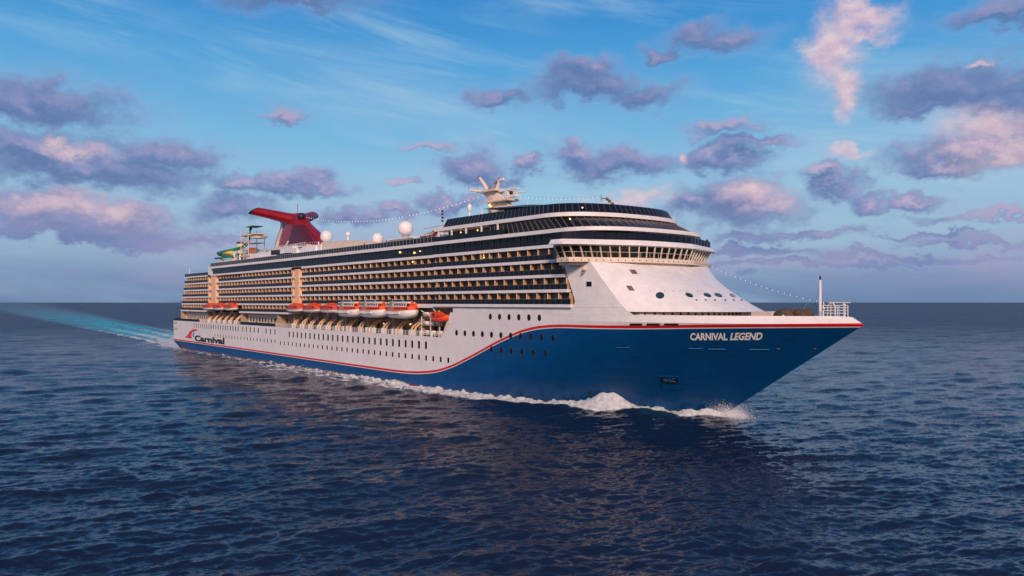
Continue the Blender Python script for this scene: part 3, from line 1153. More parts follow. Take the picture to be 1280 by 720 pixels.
for i in range(60):
    a0 = at_len(lo, tl * i / 60); a1 = at_len(lo, tl * (i + 1) / 60); b0 = at_len(hi, th_ * i / 60); b1 = at_len(hi, th_ * (i + 1) / 60)
    mm_.tube([(b0[0], b0[1], 29.08), (b1[0], b1[1], 29.08)], .10, 4, sq=True)
    mm_.tube([(a0[0], a0[1], 27.0), (a1[0], a1[1], 27.0)], .10, 4, sq=True)
mm_.build('bridge_frame', parent=bridge)
# wash-down rail outside the panes
ra = MB().use(offwhite)
rp = resample(bplan(18.95, 0, -.15), 70)
ra.tube([(x, y, 27.95) for x, y in rp], .035, 4)
for x, y in rp[::3]:
    ra.tube([(x, y, 26.95), (x, y, 27.95)], .03, 4)
ra.build('bridge_rail', parent=bridge)
nb = MB().use(mull)
for x, y in resample(bplan(19.12, 0, .02), 36):
    nb.box(x - .08, x + .08, y - .08, y + .08, 26.45, 26.62)
nb.build('bridge_ledge_fitting', parent=bridge)
# lookout deck on the bridge roof
lo = resample(bplan(19.9, 0, -.75), 60)
glass_band('lookout_screen', lo, lo, 30.1, 31.35, rf, mt=navy, mm=navy, seg=2.0)
lo = resample(plan(256.0, 15.6, 9, 2.6, 244))
glass_band('lookout_glass', lo, lo, 30.1, L[6], rf, mt=glass, seg=1.7, th=.05)
# dish and hose fittings under the wing
m = MB().use(offwhite).sphere((254.2, -16.25, 25.0), .42, 10, 6)
m.use(grey).box(253.6, 253.9, -16.5, -16, 24.2, 24.4)
m.build('wing_floodlight', parent=bridge)

# ------------------------------------------------------------------ top structures
tops = MB().use(white)
tops.box(76, 118, -11, 11, L[6] + .75, 36.2)
tops.box(86, 108, -12.5, 11, L[6] + .75, 34.6)
tops.box(98, 112, -10, 10, 36.2, 37.3)
tops.use(drk).box(97.5, 104.5, -11.3, -11.0, 34.8, 36.3)
tops.use(drk).box(108, 117.5, -13.6, -12, L[6] + .75, 34.6)
tops.use(mat('white tarp', (.78, .78, .8), .6)).box(119, 131, -10.6, -10.2, 34.2, 36.0)
tops.use(white).box(118, 134, -10.2, 10, L[6] + .75, 36.4)
tops.build('funnel_house', parent=ship)
m = MB().use(offwhite)
m.slab_y([(133.5, L[6] + .75), (133.5, 37.0), (150, 36.7), (160, 36.0), (169, 34.3), (169, L[6] + .75)], -10, 10)
m.build('pool_roof', parent=ship)
m = MB().use(offwhite).box(172, 190, -10, 6, L[6] + .75, 35.0)
m.use(white).box(175, 187, -11, 4, 35.0, 35.25)
m.build('dome_house', parent=ship)
# clutter: rails, lockers, vents
m = MB().use(steel)
for z in (36.8, 37.3):
    m.tube([(76, -10.9, z), (118, -10.9, z)], .05, 4)
for x in np.arange(76, 118, 1.6):
    m.tube([(x, -10.9, 36.2), (x, -10.9, 37.3)], .05, 4)
for x in np.arange(118, 133, 1.6):
    m.tube([(x, -10, 36.4), (x, -10, 37.4)], .05, 4)
m.tube([(118, -10, 37.4), (133, -10, 37.4)], .05, 4)
m.build('roof_rail', parent=ship)
m = MB()
for i in range(34):
    x = random.uniform(60, 84) if i < 20 else random.uniform(84, 126)
    y = random.uniform(-12, -6)
    zb = L[6] + .75 if i < 20 else 36.2
    h_ = random.uniform(.8, 3.4) * (1 if i < 20 else .35)
    m.use(random.choice([white, offwhite, grey, steel, rust, peach]))
    if random.random() < .5:
        m.box(x, x + random.uniform(.4, 2.4), y, y + random.uniform(.6, 2), zb, zb + h_)
    else:
        m.tube([(x, y, zb), (x + random.uniform(-.8, .8), y, zb + h_ * 1.5)], random.uniform(.1, .4), 8)
build_each(m, 'deck_fitting', ship)
m = MB().use(offwhite)
for i in range(5):
    m.tube([(64 + i * 3.4, -11, L[6] + .75), (64 + i * 3.4, -11, 36.5)], .12, 6)
    m.tube([(64 + i * 3.4, -11, 33 + i * .4), (67.4 + i * 3.4, -11, 34.5 + i * .4)], .12, 6)
m.box(62, 78, -11.4, -9, 35.6, 35.8)
m.build('aft_platform', parent=ship)

# radomes


def radome(c, r, zb, name='radome'):
    m = MB().use(white, True)
    m.sphere(c, r, 24, 14)
    o = m.build(name, parent=ship)
    st = MB().use(grey).lathe((c[0], c[1], zb), [(r * .55, 0), (r * .42, c[2] - zb - r * .75)], 14)
    st.build('radome_stand', parent=o)
    rg = MB().use(offwhite).lathe(c, [(r * 1.002, -.04), (r * 1.012, 0), (r * 1.002, .04)], 24)
    rg.build('radome_seam', parent=o)
    return o


def at(px, py, y):
    return tuple(ony(px, py, y))


radome(at(408, 295.8, -4), 1.9, 36.4)
radome(at(472, 298.2, -6), 1.55, 34.2)
radome(at(507, 285.6, -3), 2.05, 35.2)
c = at(435, 292.8, -6)
m = MB().use(white, True).sphere(c, .75, 14, 8).use(white).tube([(c[0], c[1], 36.7), (c[0], c[1], c[2] - .5)], .28, 8)
m.build('small_radome', parent=ship)
c = at(587, 259.5, -8)
m = MB().use(white, True).lathe((c[0], c[1], c[2]), [(.1, -.9), (.48, -.8), (.52, .0), (.48, .5), (.2, .85), (.02, .9)], 14).use(white).tube([(c[0], c[1], 35.4), (c[0], c[1], c[2] - .8)], .2, 8)
m.build('small_radome', parent=ship)
c = at(603, 270, -6)
MB().use(white, True).sphere((c[0], c[1], 37.6), 1.1, 14, 8).build('small_radome', parent=ship)
c = at(612, 270, -3)
MB().use(white, True).sphere((c[0], c[1], 37.6), .8, 14, 8).build('small_radome', parent=ship)

# aft ladder platform with the signal pole (x 545-575)
m = MB().use(white)
a = at(547, 297, -11)
m.box(a[0] - 3.5, a[0] + 1.5, -13, -9, 34.6, 34.85)
m.slab_y([(a[0] - 2.5, 34.85), (a[0] + .4, 37.2), (a[0] + 2.4, 36.4), (a[0] + 2.4, 34.85)], -10.5, -9.5)
m.use(blackp).box(a[0] - 3.8, a[0] + .2, -13.1, -12.9, 34.3, 34.6)
m.use(steel)
for i in range(8):
    m.tube([(a[0] - 3 + i * 1.4, -12.9, 34.8), (a[0] - 3 + i * 1.4, -12.9, 36.3)], .06, 4)
m.tube([(a[0] - 3, -12.9, 36.3), (a[0] + 8, -12.9, 36.6)], .06, 4)
m.tube([(a[0] - 3, -12.9, 34.9), (a[0] + 8, -12.9, 36.4)], .09, 4)
m.build('lookout_platform', parent=ship)
m = MB().use(rust)
m.tube([(a[0] + 1.0, -14.5, L[6] + .9), (a[0] + 5.2, -14.5, L[7] + .4)], .45, 4, sq=True)
m.use(offwhite).tube([(a[0] + .4, -15, L[6] + 1.3), (a[0] + 4.6, -15, L[7] + .7)], .16, 4, sq=True)
m.build('deck_stair', parent=ship)
c = at(553, 264, -10)
m = MB().use(steel).tube([(c[0], c[1], 34.8), (c[0], c[1], c[2] + .3)], .08, 6)
m.use(blackp)
for py in (264, 267.6, 272, 276):
    p = at(553, py, -10)
    m.lathe((p[0], p[1], p[2]), [(.05, -.24), (.26, -.2), (.26, .2), (.05, .24)], 8)
m.build('signal_pole', parent=ship)

# ------------------------------------------------------------------ main mast
mm_ = MB().use(offwhite)
prof = [((204.6, 206.3), 35.4, 1.9), ((204.9, 214.6), 39.8, 1.7), ((205.3, 213.0), 41.0, 1.5), ((204.6, 210.9), 42.3, 1.3), ((203.7, 208.6), 44.1, 1.2), ((202.6, 207.0), 45.0, 1.3), ((202.9, 206.6), 45.5, 1.1)]
prof[0] = ((204.6, 216.5), 35.4, 1.9)
rs = []
for (x0, x1), z, w in prof:
    w *= .78
    rs.append([(x0, -w * .7, z), ((x0 + x1) / 2, -w, z), (x1, -w * .6, z), (x1, w * .6, z), ((x0 + x1) / 2, w, z), (x0, w * .7, z)])
mm_.rings(rs)
mast = mm_.build('main_mast', parent=ship)
m = MB().use(offwhite)
m.prism([(202.0, -1.9), (208.8, -1.9), (208.8, 1.9), (202.0, 1.9)], 44.9, 45.25)
m.prism([(205.5, -2.4), (213.7, -2.0), (213.7, 2.0), (205.5, 2.4)], 42.2, 42.55)
m.build('mast_platform', parent=mast)
m = MB().use(offwhite)
m.tube([(204.5, 0, 45.0), (201.0, -3.5, 45.6)], [.42, .2], 8)
m.tube([(206.5, 0, 44.5), (212, 4.5, 44.6)], [.26, .14], 8)
m.tube([(204.5, 0, 45.0), (208, 5.5, 45.6)], [.42, .2], 8)
m.build('mast_yard', parent=mast)
m = MB().use(offwhite).tube([(203.6, 0, 45.4), (202.2, 0, 47.2), (200.3, 0, 49.0)], [.62, .46, .34], 10)
m.use(mull).tube([(200.45, 0, 48.85), (200.2, 0, 49.15)], .36, 10)
m.build('mast_spar', parent=mast)
m = MB().use(offwhite).tube([(207.4, 0, 45.2), (208.0, 0, 47.2)], [.55, .25], 8).use(white).box(207.6, 209.8, -.25, .25, 47.2, 47.7).use(grey).tube([(206.5, 0, 46.8), (208.6, 0, 47.9)], .3, 8)
m.build('radar_post', parent=mast)
m = MB().use(white).box(207.6, 215.2, -.3, .3, 44.6, 44.85).box(210.8, 211.6, -.35, .35, 42.5, 44.6).box(211.4, 215.0, -.5, .5, 42.9, 43.5)
m.use(blackp).sphere((213.2, -.4, 43.9), .45, 8, 6)
m.use(grey).box(205.0, 206.0, -.7, .7, 45.3, 46.2).sphere((204.6, 0, 46.0), .4, 8, 6)
m.build('radar', parent=mast)
m = MB().use(grey)
for (x, z) in ((206.5, 40.3), (207.4, 41.4), (210.5, 40.2), (209.8, 39.3)):
    m.box(x, x + .8, -2.1, -1.5, z, z + .6)
for (x, y, z, h_) in ((200.9, -3.5, 45.6, 1.2), (202.4, -2, 45.3, 1.7), (213.4, -2, 42.5, 1.4), (209.4, 1.4, 45, 1.6)):
    m.tube([(x, y, z), (x, y, z + h_)], .07, 5)
build_each(m, 'mast_fitting', mast)
MB().use(lampm).sphere((207.3, -1.9, 41.5), .42, 8, 6).build('mast_lamp', parent=mast)

# slanted lattice mast at the front
m = MB().use(white).tube([(250.6, -1, 35.3), (247.9, -1, 36.6), (244.4, -1, 39.2)], [.36, .3, .2], 8)
m.use(mull)
for f in (.25, .42, .62, .8, .95):
    p = Vector((248.6, -1, 36.0)).lerp(Vector((244.2, -1, 39.3)), f)
    m.sphere((p.x + .25, -1.3, p.z + .1), .34, 8, 6)
m.use(steel).tube([(242.7, -1, 38.9), (242.7, -1, 40.3)], .1, 5).tube([(242.7, -1, 39.6), (244.6, -1, 39.3)], .12, 5)
m.build('signal_mast', parent=ship)

# ------------------------------------------------------------------ funnel
fm = MB().use(funr, True)


def fring(x0, x1, w0, w1, z, y0=0, n=20):
    out = []
    for k in range(n):
        a_ = 2 * math.pi * k / n
        cx, sx_ = math.cos(a_), math.sin(a_)
        x = (x0 + x1) / 2 + (x1 - x0) / 2 * math.copysign(abs(cx) ** .6, cx)
        w = w0 + (w1 - w0) * (x - x0) / max(.01, (x1 - x0))
        out.append((x, y0 + w * math.copysign(abs(sx_) ** .75, sx_), z))
    return out


FR = [(79.5, 119, 4.2, 4.4, 36.2), (79.8, 115.5, 4.0, 4.0, 38.4), (80.8, 111.5, 3.8, 3.4, 40.8), (82.4, 106.8, 3.5, 2.9, 43.2), (83.8, 102.5, 3.1, 2.5, 45.2), (84.0, 99.8, 2.9, 2.3, 46.8), (82.8, 98.5, 2.6, 2.2, 48.2), (82.6, 97.0, 2.0, 1.7, 49.6)]
fm.rings([fring(*q_) for q_ in FR])
fun = fm.build('funnel', parent=ship)
# side louvre panel (darker) and rear blue/white edge
m = MB().use(funp, True)
rs = []
for q_ in FR[:5]:
    rr = fring(*q_)
    w0 = 1.012
    x0, x1 = q_[0], q_[1]
    sel = []
    for f in np.linspace(.30 + .03 * (q_[4] - 36), .97, 9):
        x = x0 + (x1 - x0) * f
        u = abs((2 * f - 1)) ** (1 / .6)
        y = -(q_[2] + (q_[3] - q_[2]) * f) * (math.sqrt(max(0, 1 - u * u)) ** .75)
        sel.append((x, y - .05, q_[4]))
    rs.append(sel)
rs.append([(93.5 + i * .9, -2.55 + .02 * i, 45.2 + 1.5 * math.sin(math.pi * i / 8)) for i in range(9)])
m.rings(rs[:5], closed=False, cap=False)
m.build('funnel_grille', parent=fun)
for mt_, d0, d1, wk_, nm in ((white, -.75, 1.4, .93, 'funnel_white_stripe'), (teal, -1.7, -.74, .80, 'funnel_blue_stripe')):
    m = MB().use(mt_)
    rs = []
    for z_ in np.linspace(36.2, 47.6, 24):
        x_ = float(np.interp(z_, [r_[4] for r_ in FR], [r_[0] for r_ in FR])); w_ = float(np.interp(z_, [r_[4] for r_ in FR], [r_[2] for r_ in FR])) * wk_
        x_ += .9 * math.sin(math.pi * (z_ - 36.2) / 11.4) * .6
        rs.append([(x_ + d0, -w_ * .8, z_), (x_ + d1, -w_, z_), (x_ + d1, w_, z_), (x_ + d0, w_ * .8, z_)])
    m.rings(rs)
    m.build(nm, parent=fun)
for sgn in (-1, 1):
    m = MB().use(funr, True)
    path = [(92.5, sgn * 0.0, 47.4), (90.0, sgn * 3.0, 48.3), (86.5, sgn * 6.6, 49.5), (83.8, sgn * 9.0, 50.3), (81.2, sgn * 11.0, 51.0)]
    rad = [2.3, 1.85, 1.62, 1.52, 1.42]
    rs = []
    pv = [Vector(p) for p in path]
    for i, p in enumerate(pv):
        d = (pv[min(i + 1, 4)] - pv[max(0, i - 1)]).normalized()
        u = d.cross(Vector((0, 0, 1))).normalized(); w = u.cross(d)
        rr = []
        for k in range(16):
            a_ = 2 * math.pi * k / 16
            off = u * math.cos(a_) * rad[i] * 1.15 + w * math.sin(a_) * rad[i]
            q2 = p + off
            if i == 4:
                q2 = q2 + d * (-math.sin(a_) * 1.7)        # slanted mouth
            rr.append(q2)
        rs.append(rr)
    m.rings(rs, cap=False)
    m.use(blackp)
    cen = sum((Vector(p) for p in rs[-1]), Vector()) / 16
    ins = [Vector(p) * .96 + cen * .04 - d * .5 for p in rs[-1]]
    m.rings([rs[-1], ins])
    lip = [[Vector(p) + (Vector(p) - cen) * .02 for p in rs[-1]], [Vector(p) + (Vector(p) - cen) * .02 - d * 2.1 for p in rs[-1]]]
    m.rings(lip, cap=False)
    m.build('funnel_wing', parent=fun)
c = Vector((98.2, -1.0, 48.2))
m = MB().use(blackp, True).sphere(c, 1.35, 14, 10)
m.build('exhaust_mouth', parent=fun)
m = MB().use(redp).tube([(94, -.5, 49), (93.8, -.5, 53.0)], .12, 5)
m.build('funnel_aerial', parent=fun)
m = MB().use(white)
for x in np.arange(84, 116, 1.4):
    m.tube([(x, -7, 36.2), (x, -7, 38.2)], .06, 4)
m.tube([(84, -7, 38.2), (116, -7, 38.2)], .07, 4)
m.tube([(100, -8, 36.3), (104, -8, 39.2)], .25, 4, sq=True)
m.build('funnel_rail', parent=fun)

# ------------------------------------------------------------------ water slides
slide = MB().use(green, True)
sp_ = [(58.9, -4, 47.2), (58.4, -4.6, 45.4), (58.0, -4, 43.4), (57.2, -4.5, 41.6), (54.8, -5.2, 40.3), (50.5, -6.2, 39.6), (44, -6.8, 39.3), (36, -6.8, 39.2), (27.5, -6.2, 39.1), (22.5, -4.2, 38.9),
       (21.5, -2.2, 38.6), (25, -2.5, 38.2), (32, -3.8, 37.7), (40, -4.2, 37.4), (50, -4.6, 37.3), (58, -4.3, 37.7), (66, -4, 38.3)]
slide.tube(sp_, .62, 10)
slide = slide.build('water_slide', parent=ship)
m = MB().use(yellow, True).tube([(38, -7.4, 38.2), (44, -7.4, 38.3), (47, -7.0, 38.3)], .75, 8)
m.build('slide_trough', parent=slide)
m = MB().use(green, True).tube([(30, -8, 36.8), (40, -8.4, 36.6), (50, -8, 36.8)], .4, 8)
m.build('slide_trough', parent=slide)
tw = MB().use(offwhite)
for (x, y) in ((56.6, -7), (64.4, -7), (64.4, -1), (56.6, -1)):
    tw.tube([(x, y, 32.5), (x, y, 46.2)], .15, 6)
for z in (35.5, 38.5, 41.2, 44.0):
    tw.box(56.4, 64.6, -7.2, -.8, z, z + .18)
    tw.tube([(56.6, -7, z - 2.6), (64.4, -7, z)], .12, 5); tw.tube([(64.4, -7, z - 2.6), (56.6, -7, z)], .12, 5)
    for zz in (.6, 1.1):
        tw.tube([(56.6, -7.1, z + zz), (64.4, -7.1, z + zz)], .05, 4)
tw.box(51.5, 68.0, -6, -2, 44.2, 44.5)
tw.box(65, 70, -6.5, -2, 42.6, 43.4)
tw.use(blackp).box(58.8, 66, -6, -2, 47.2, 47.4)
tw.use(rust).box(65.0, 67.2, -7, -5, 36.5, 39.2)
tw.use(offwhite).box(47.5, 49, -7.5, -6.5, 33, 38.8).box(60, 66, -8.5, -7, 33, 36.3).box(35, 62, -9.5, -4, 33, 35.0)
tw.box(35.5, 37.4, -8, -7, 34, 36.6)
tw.build('slide_tower', parent=slide)
vt = MB().use(offwhite).lathe((44.5, -3, 32.5), [(1.35, 0), (1.35, 9.6)], 16).use(blackp).lathe((44.5, -3, 42.1), [(1.55, 0), (1.55, .5), (.4, .8)], 16)
vt.build('vent_stack', parent=ship)

# ------------------------------------------------------------------ bow fittings
m = MB().use(white).tube([(288.8, 0, 15.9), (288.8, 0, 22.6)], [.24, .17], 10).use(blackp).tube([(288.8, 0, 22.6), (288.8, 0, 23.2)], .13, 8)
m.use(steel).tube([(288.8, 0, 22.3), (286.2, -1.5, 17.1)], .02, 4).tube([(288.8, 0, 22.3), (291.2, 1.2, 17.2)], .02, 4).tube([(288.8, 0, 22.3), (286.4, 1.8, 17.1)], .02, 4)
m.build('foremast', parent=ship)
m = MB().use(white)
for z in (17.6, 18.0, 18.4, 18.75):
    m.tube([(290.2, -1.6, z), (293.0, -.4, z), (293.0, .4, z), (290.2, 1.6, z)], .05, 5)
for x, y in ((290.2, -1.6), (291.2, -1.2), (292.1, -.8), (293.0, -.4), (293.0, .4), (292.1, .8), (291.2, 1.2), (290.2, 1.6)):
    m.tube([(x, y, 16.8), (x, y, 18.75)], .06, 5)
m.box(290.0, 293.1, -1.0, 1.0, 16.95, 17.05)
m.tube([(290.6, -1.0, 16.9), (290.6, -1.0, 18.7), (291.0, -1.0, 19.15), (291.4, -1.0, 19.15), (291.8, -1.0, 18.7), (291.8, -1.0, 16.9)], .08, 6)
m.tube([(290.2, -1.4, 16.9), (290.2, -1.4, 19.2)], .07, 6)
m.box(290.2, 293.6, -.1, .1, 19.12, 19.25)
m.tube([(292.6, 0, 17.0), (292.6, 0, 19.2)], .09, 6)
m.use(offwhite).sphere((292.8, -.3, 18.8), .26, 8, 6).sphere((290.3, -1.6, 18.3), .2, 8, 6)
m.use(mull).tube([(291.1, -.8, 17), (291.1, -.8, 18.9)], .13, 6)
m.build('bow_platform', parent=ship)
m = MB().use(white).add([(285.3, -5.2, 17.0), (286.3, -5.0, 17.0), (285.8, -5.0, 17.35), (285.6, -4.6, 17.0)], [(0, 1, 2), (1, 3, 2), (0, 2, 3)])
m.build('fairlead', parent=fd)


# strings of lights
def light_string(A, B, sag, n, name='light_string', r=.13):
    A = Vector(A); B = Vector(B)
    m = MB().use(grey)
    P = []
    for i in range(n + 1):
        f = i / n
        p = A.lerp(B, f); p.z -= sag * 4 * f * (1 - f)
        P.append(p)
    m.tube(P, .02, 4)
    o = m.build(name, parent=ship)
    k = MB().use(bulb)
    for p in P[1:-1]:
        k.sphere((p.x, p.y, p.z - .1), r, 6, 4)
    build_each(k, 'bulb', o)
    return o


light_string((252.8, 17.8, 27.3), (291.4, .5, 18.9), 1.0, 24, r=.065)
light_string((98.5, 0, 48.2), (203.5, 0, 44.8), 3.6, 56, r=.10)
light_string((213.5, 0, 43.3), (243.0, -1, 39.9), .5, 21, r=.07)

# small lit lamps on the decks
for (px, py, y, r) in ((516, 327.5, -14.5, .35), (604, 319.5, -15.2, .35), (605, 322, -15.2, .25), (362, 361, -14.3, .4), (710, 291.5, -15.2, .3), (712.5, 273.7, -15.2, .25), (728, 259.5, -15.5, .22),
                       (687, 277, -15.2, .25), (639, 283.2, -15.2, .25), (616, 286.5, -15.2, .22), (597, 287.8, -15.2, .28), (576, 290.4, -14, .25), (500, 315.4, -15.4, .4), (518, 316, -15.4, .4), (525, 314, -15.4, .25),
                       (480, 404.2, -13.2, .3), (513, 405.3, -13.2, .35), (321, 398, -13, .3)):
    p = ony(px, py, y)
    MB().use(lampm).sphere(p, r * .6, 8, 6).build('deck_lamp', parent=ship)

# ------------------------------------------------------------------ davits


def davit(x, peachy=True):
    m = MB().use(peach if peachy else offwhite)
    for dx in (0, 1.5):
        m.tube([(x + dx, -15.6, 11.6), (x + dx, -15.6, 12.7), (x + dx, -15.2, 13.5), (x + dx, -14.2, 14.3), (x + dx, -12.9, 14.9)], [.26, .25, .23, .21, .2], 4, sq=True)
    m.use(white).box(x - .3, x + .1, -16.05, -15.6, 11.6, 12.9).box(x + 1.4, x + 1.8, -16.05, -15.6, 11.6, 12.9)
    m.use(grey).box(x - .1, x + 1.7, -13.6, -12.9, 14.6, 15.3)
    m.tube([(x + .7, -13.0, 11.6), (x + .7, -13.2, 17.6), (x + .7, -16.2, 18.2)], .16, 4, sq=True)
    m.use(white).tube([(x + .7, -16.2, 18.1), (x + .7, -16.4, 17.1)], .05, 4)
    return m.build('davit', parent=ship)


BO = [44.6 + 11.8 * i for i in range(3)] + [125.0, 136.8, 148.4]
TE = [160.4, 173.0, 186.4]
for x in BO:
    davit(x + 1.6); davit(x + 7.6)
for x in TE:
    davit(x + 2.2); davit(x + 8.6)
m = MB().use(white)
for x in np.arange(160, 205, 4.4):
    m.box(x, x + .5, -16.05, -15.6, 11.6, 12.9)
build_each(m, 'rail_bollard', ship)
# machinery seen behind the davits
m = MB()
for i in range(90):
    x = random.choice([random.uniform(45, 80), random.uniform(100, 208), random.uniform(118, 208)])
    m.use(random.choice([grey, offwhite, steel, tan, white, drk]))
    y = random.uniform(-14.6, -13)
    z = 11.6 if random.random() < .6 else random.uniform(13, 16.5)
    if random.random() < .5:
        m.box(x, x + random.uniform(.2, 1.1), y, y + .5, z, z + random.uniform(.3, 1.4))
    else:
        m.tube([(x, y, z), (x + random.uniform(-1, 1), y + .4, z + random.uniform(.5, 1.9))], random.uniform(.05, .12), 5)
build_each(m, 'deck_machinery', ship)
# rack by the rescue boat
m = MB().use(offwhite)
for x in (199.8, 203.6, 207.3, 210.6):
    m.box(x, x + .2, -15.9, -15.7, 11.6, 16.0); m.box(x, x + .2, -13.4, -13.2, 11.6, 16.0)
for z in (11.9, 13.9, 15.9):
    m.box(199.8, 207.5, -15.9, -15.75, z, z + .16); m.box(199.8, 207.5, -15.9, -13.2, z, z + .1)
m.tube([(208.3, -15.9, 11.7), (211.8, -15.9, 14.9)], .28, 4, sq=True)
m.tube([(199.8, -15.8, 17.3), (204, -15.8, 16), (207.3, -15.8, 17.3)], .15, 5)
m.tube([(205, -15.9, 17.8), (209.5, -16.6, 15.4)], .12, 5)
m.build('raft_rack', parent=ship)
# closing wall forward of the boat deck recess
MB().use(white).prism([(208.7, -12), (214, -12), (214, -15.7), (213.2, -15.9)], 11.6, 18.25).build('recess_wall', parent=ship)
MB().use(white).box(160, 214, -15.8, -12.6, 18.0, 18.28).build('recess_ceiling', parent=ship)

# ------------------------------------------------------------------ lifeboats (things of their own)


def bring(x, w, z0, z1, n=9, keel=.5):
    """half-round boat section, open list from port gunwale to starboard gunwale via the keel"""
    out = []
    for k in range(n):
        a_ = math.pi * k / (n - 1)
        out.append((x, w * math.copysign(abs(math.cos(a_)) ** keel, math.cos(a_)), z1 - (z1 - z0) * math.sin(a_) ** .8))
    return out


def make_lifeboat():
    root = empty('lifeboat', (0, 0, 0))
    Lh = 5.5
    st = np.linspace(-Lh, Lh, 15)
    wd = lambda x: 1.85 * max(.02, 1 - abs(x / Lh) ** 3.2) ** .6
    m = MB().use(boatw, True)
    m.rings([bring(x, wd(x), .1 + .6 * abs(x / Lh) ** 3, .95 + .2 * abs(x / Lh) ** 3) for x in st])
    m.build('hull', parent=root)
    m = MB().use(orange, True)
    rs = []
    for x in st:
        w = wd(x); t_ = .95 + .2 * abs(x / Lh) ** 3; h_ = 1.6 * max(.05, 1 - abs(x / Lh) ** 4) ** .6
        rs.append([(x, w * math.cos(math.pi * k / 8), t_ + h_ * math.sin(math.pi * k / 8) ** .7) for k in range(9)])
    m.rings(rs)
    m.build('canopy', parent=root)
    m = MB().use(blackp)
    for x in (-3.6, -2.2, -.8, .8, 2.2, 3.6):
        m.box(x - .35, x + .35, -1.80, -1.60, 1.6, 1.9)
    build_each(m, 'window', root)
    m = MB().use(orange).box(-1.1, 1.1, -.6, .6, 2.4, 2.85).box(3.6, 4.4, -.4, .4, 2.1, 2.7)
    m.build('cockpit', parent=root)
    m = MB().use(steel).tube([(x, -wd(x) - .04, .98 + .2 * abs(x / Lh) ** 3) for x in st], .09, 5)
    m.build('rubbing_strake', parent=root)
    return root


def make_tender():
    root = empty('tender_boat', (0, 0, 0))
    Lh = 6.1
    st = np.linspace(-Lh, Lh, 17)
    wd = lambda x: 2.2 * max(.02, 1 - abs(x / Lh) ** 4) ** .55
    sh = lambda x: 2.0 + .35 * max(0, x / Lh) ** 2
    m = MB().use(boatw, True)
    m.rings([bring(x, wd(x), .1 + 1.1 * abs(x / Lh) ** 4, sh(x), keel=.45) for x in st])
    m.build('hull', parent=root)
    m = MB().use(orange)
    rs = []
    for x in st:
        w = wd(x); rs.append([(x, -w, sh(x)), (x, -w * .95, 3.15), (x, w * .95, 3.15), (x, w, sh(x))])
    m.rings(rs)
    m.build('cabin_side', parent=root)
    m = MB().use(boatw)
    rs = []
    for x in np.linspace(-Lh + .9, Lh - 1.6, 11):
        w = wd(x)
        rs.append([(x, -w * .93, 3.15), (x, -w * .74, 4.15), (x, 0, 4.4), (x, w * .74, 4.15), (x, w * .93, 3.15)])
    m.rings(rs)
    m.build('cabin_roof', parent=root)
    m = MB().use(glass)
    for x in np.arange(-4.6, 4.8, .72):
        if -1.9 < x < -.5: continue
        w = wd(x)
        m.add([(x, -w * .90 - .03, 3.35), (x + .52, -w * .90 - .03, 3.35), (x + .52, -w * .78 - .04, 3.98), (x, -w * .78 - .04, 3.98)], [(0, 1, 2, 3)])
        if 0.2 < x or x < -2.5:
            m.box(x, x + .42, -w * .975 - .05, -w * .9, 2.5, 2.8)
    build_each(m, 'window', root)
    MB().use(grey).box(-1.8, -.6, -2.18, -1.7, 2.0, 4.25).build('door', parent=root)
    m = MB().use(boatw).box(-4.6, -2.2, -2.26, -2.1, 1.35, 1.85).box(-2.0, -.4, -2.28, -2.1, 1.2, 1.95).box(-.2, 2.4, -2.26, -2.1, 1.3, 1.8)
    m.use(grey).box(-4.7, 2.5, -2.27, -2.12, 1.85, 1.92).box(-4.7, 2.5, -2.27, -2.12, 1.14, 1.2)
    m.build('side_fender', parent=root)
    m = MB().use(orange).box(4.2, 5.4, -1.1, 1.1, 3.15, 3.95).use(orange).box(4.6, 5.0, -.3, .3, 3.95, 4.3)
    m.use(blackp).box(4.0, 4.2, -1.0, 1.0, 3.4, 3.85).box(5.1, 5.45, -1.2, -1.08, 3.4, 3.9)
    m.build('bow_house', parent=root)
    m = MB().use(white).tube([(-3, -.8, 4.3), (-3, -.8, 4.9), (2, -.8, 4.9), (2, -.8, 4.3)], .05, 5)
    m.build('roof_rail', parent=root)
    return root


lb = make_lifeboat()
labs = ['orange and white lifeboat nearest the stern of the ship', 'orange and white lifeboat in the middle of the aft group of three', 'orange and white lifeboat at the forward end of the aft group of three',
        'orange topped white lifeboat beside the forward peach stair tower', 'orange topped white lifeboat in the middle of the midship group of three', 'orange topped white lifeboat next to the aftmost windowed tender']
for i, x in enumerate(BO):
    o = lb if i == 0 else copy_tree(lb)
    o.location = (x + 5.8, -16.5, 16.2)
    tag(o, labs[i], 'lifeboat', 'orange topped lifeboats hanging along the side')
td = make_tender()
labs = ['white tender boat with orange band, aftmost of the three windowed tenders', 'white tender boat with orange band, between the two other windowed tenders', 'white tender boat with orange band, foremost and nearest the rescue boat']
for i, x in enumerate(TE):
    o = td if i == 0 else copy_tree(td)
    o.location = (x + 6.3, -16.8, 15.35); o.scale = (1, 1, .92)
    tag(o, labs[i], 'tender boat', 'windowed tenders hanging along the side')
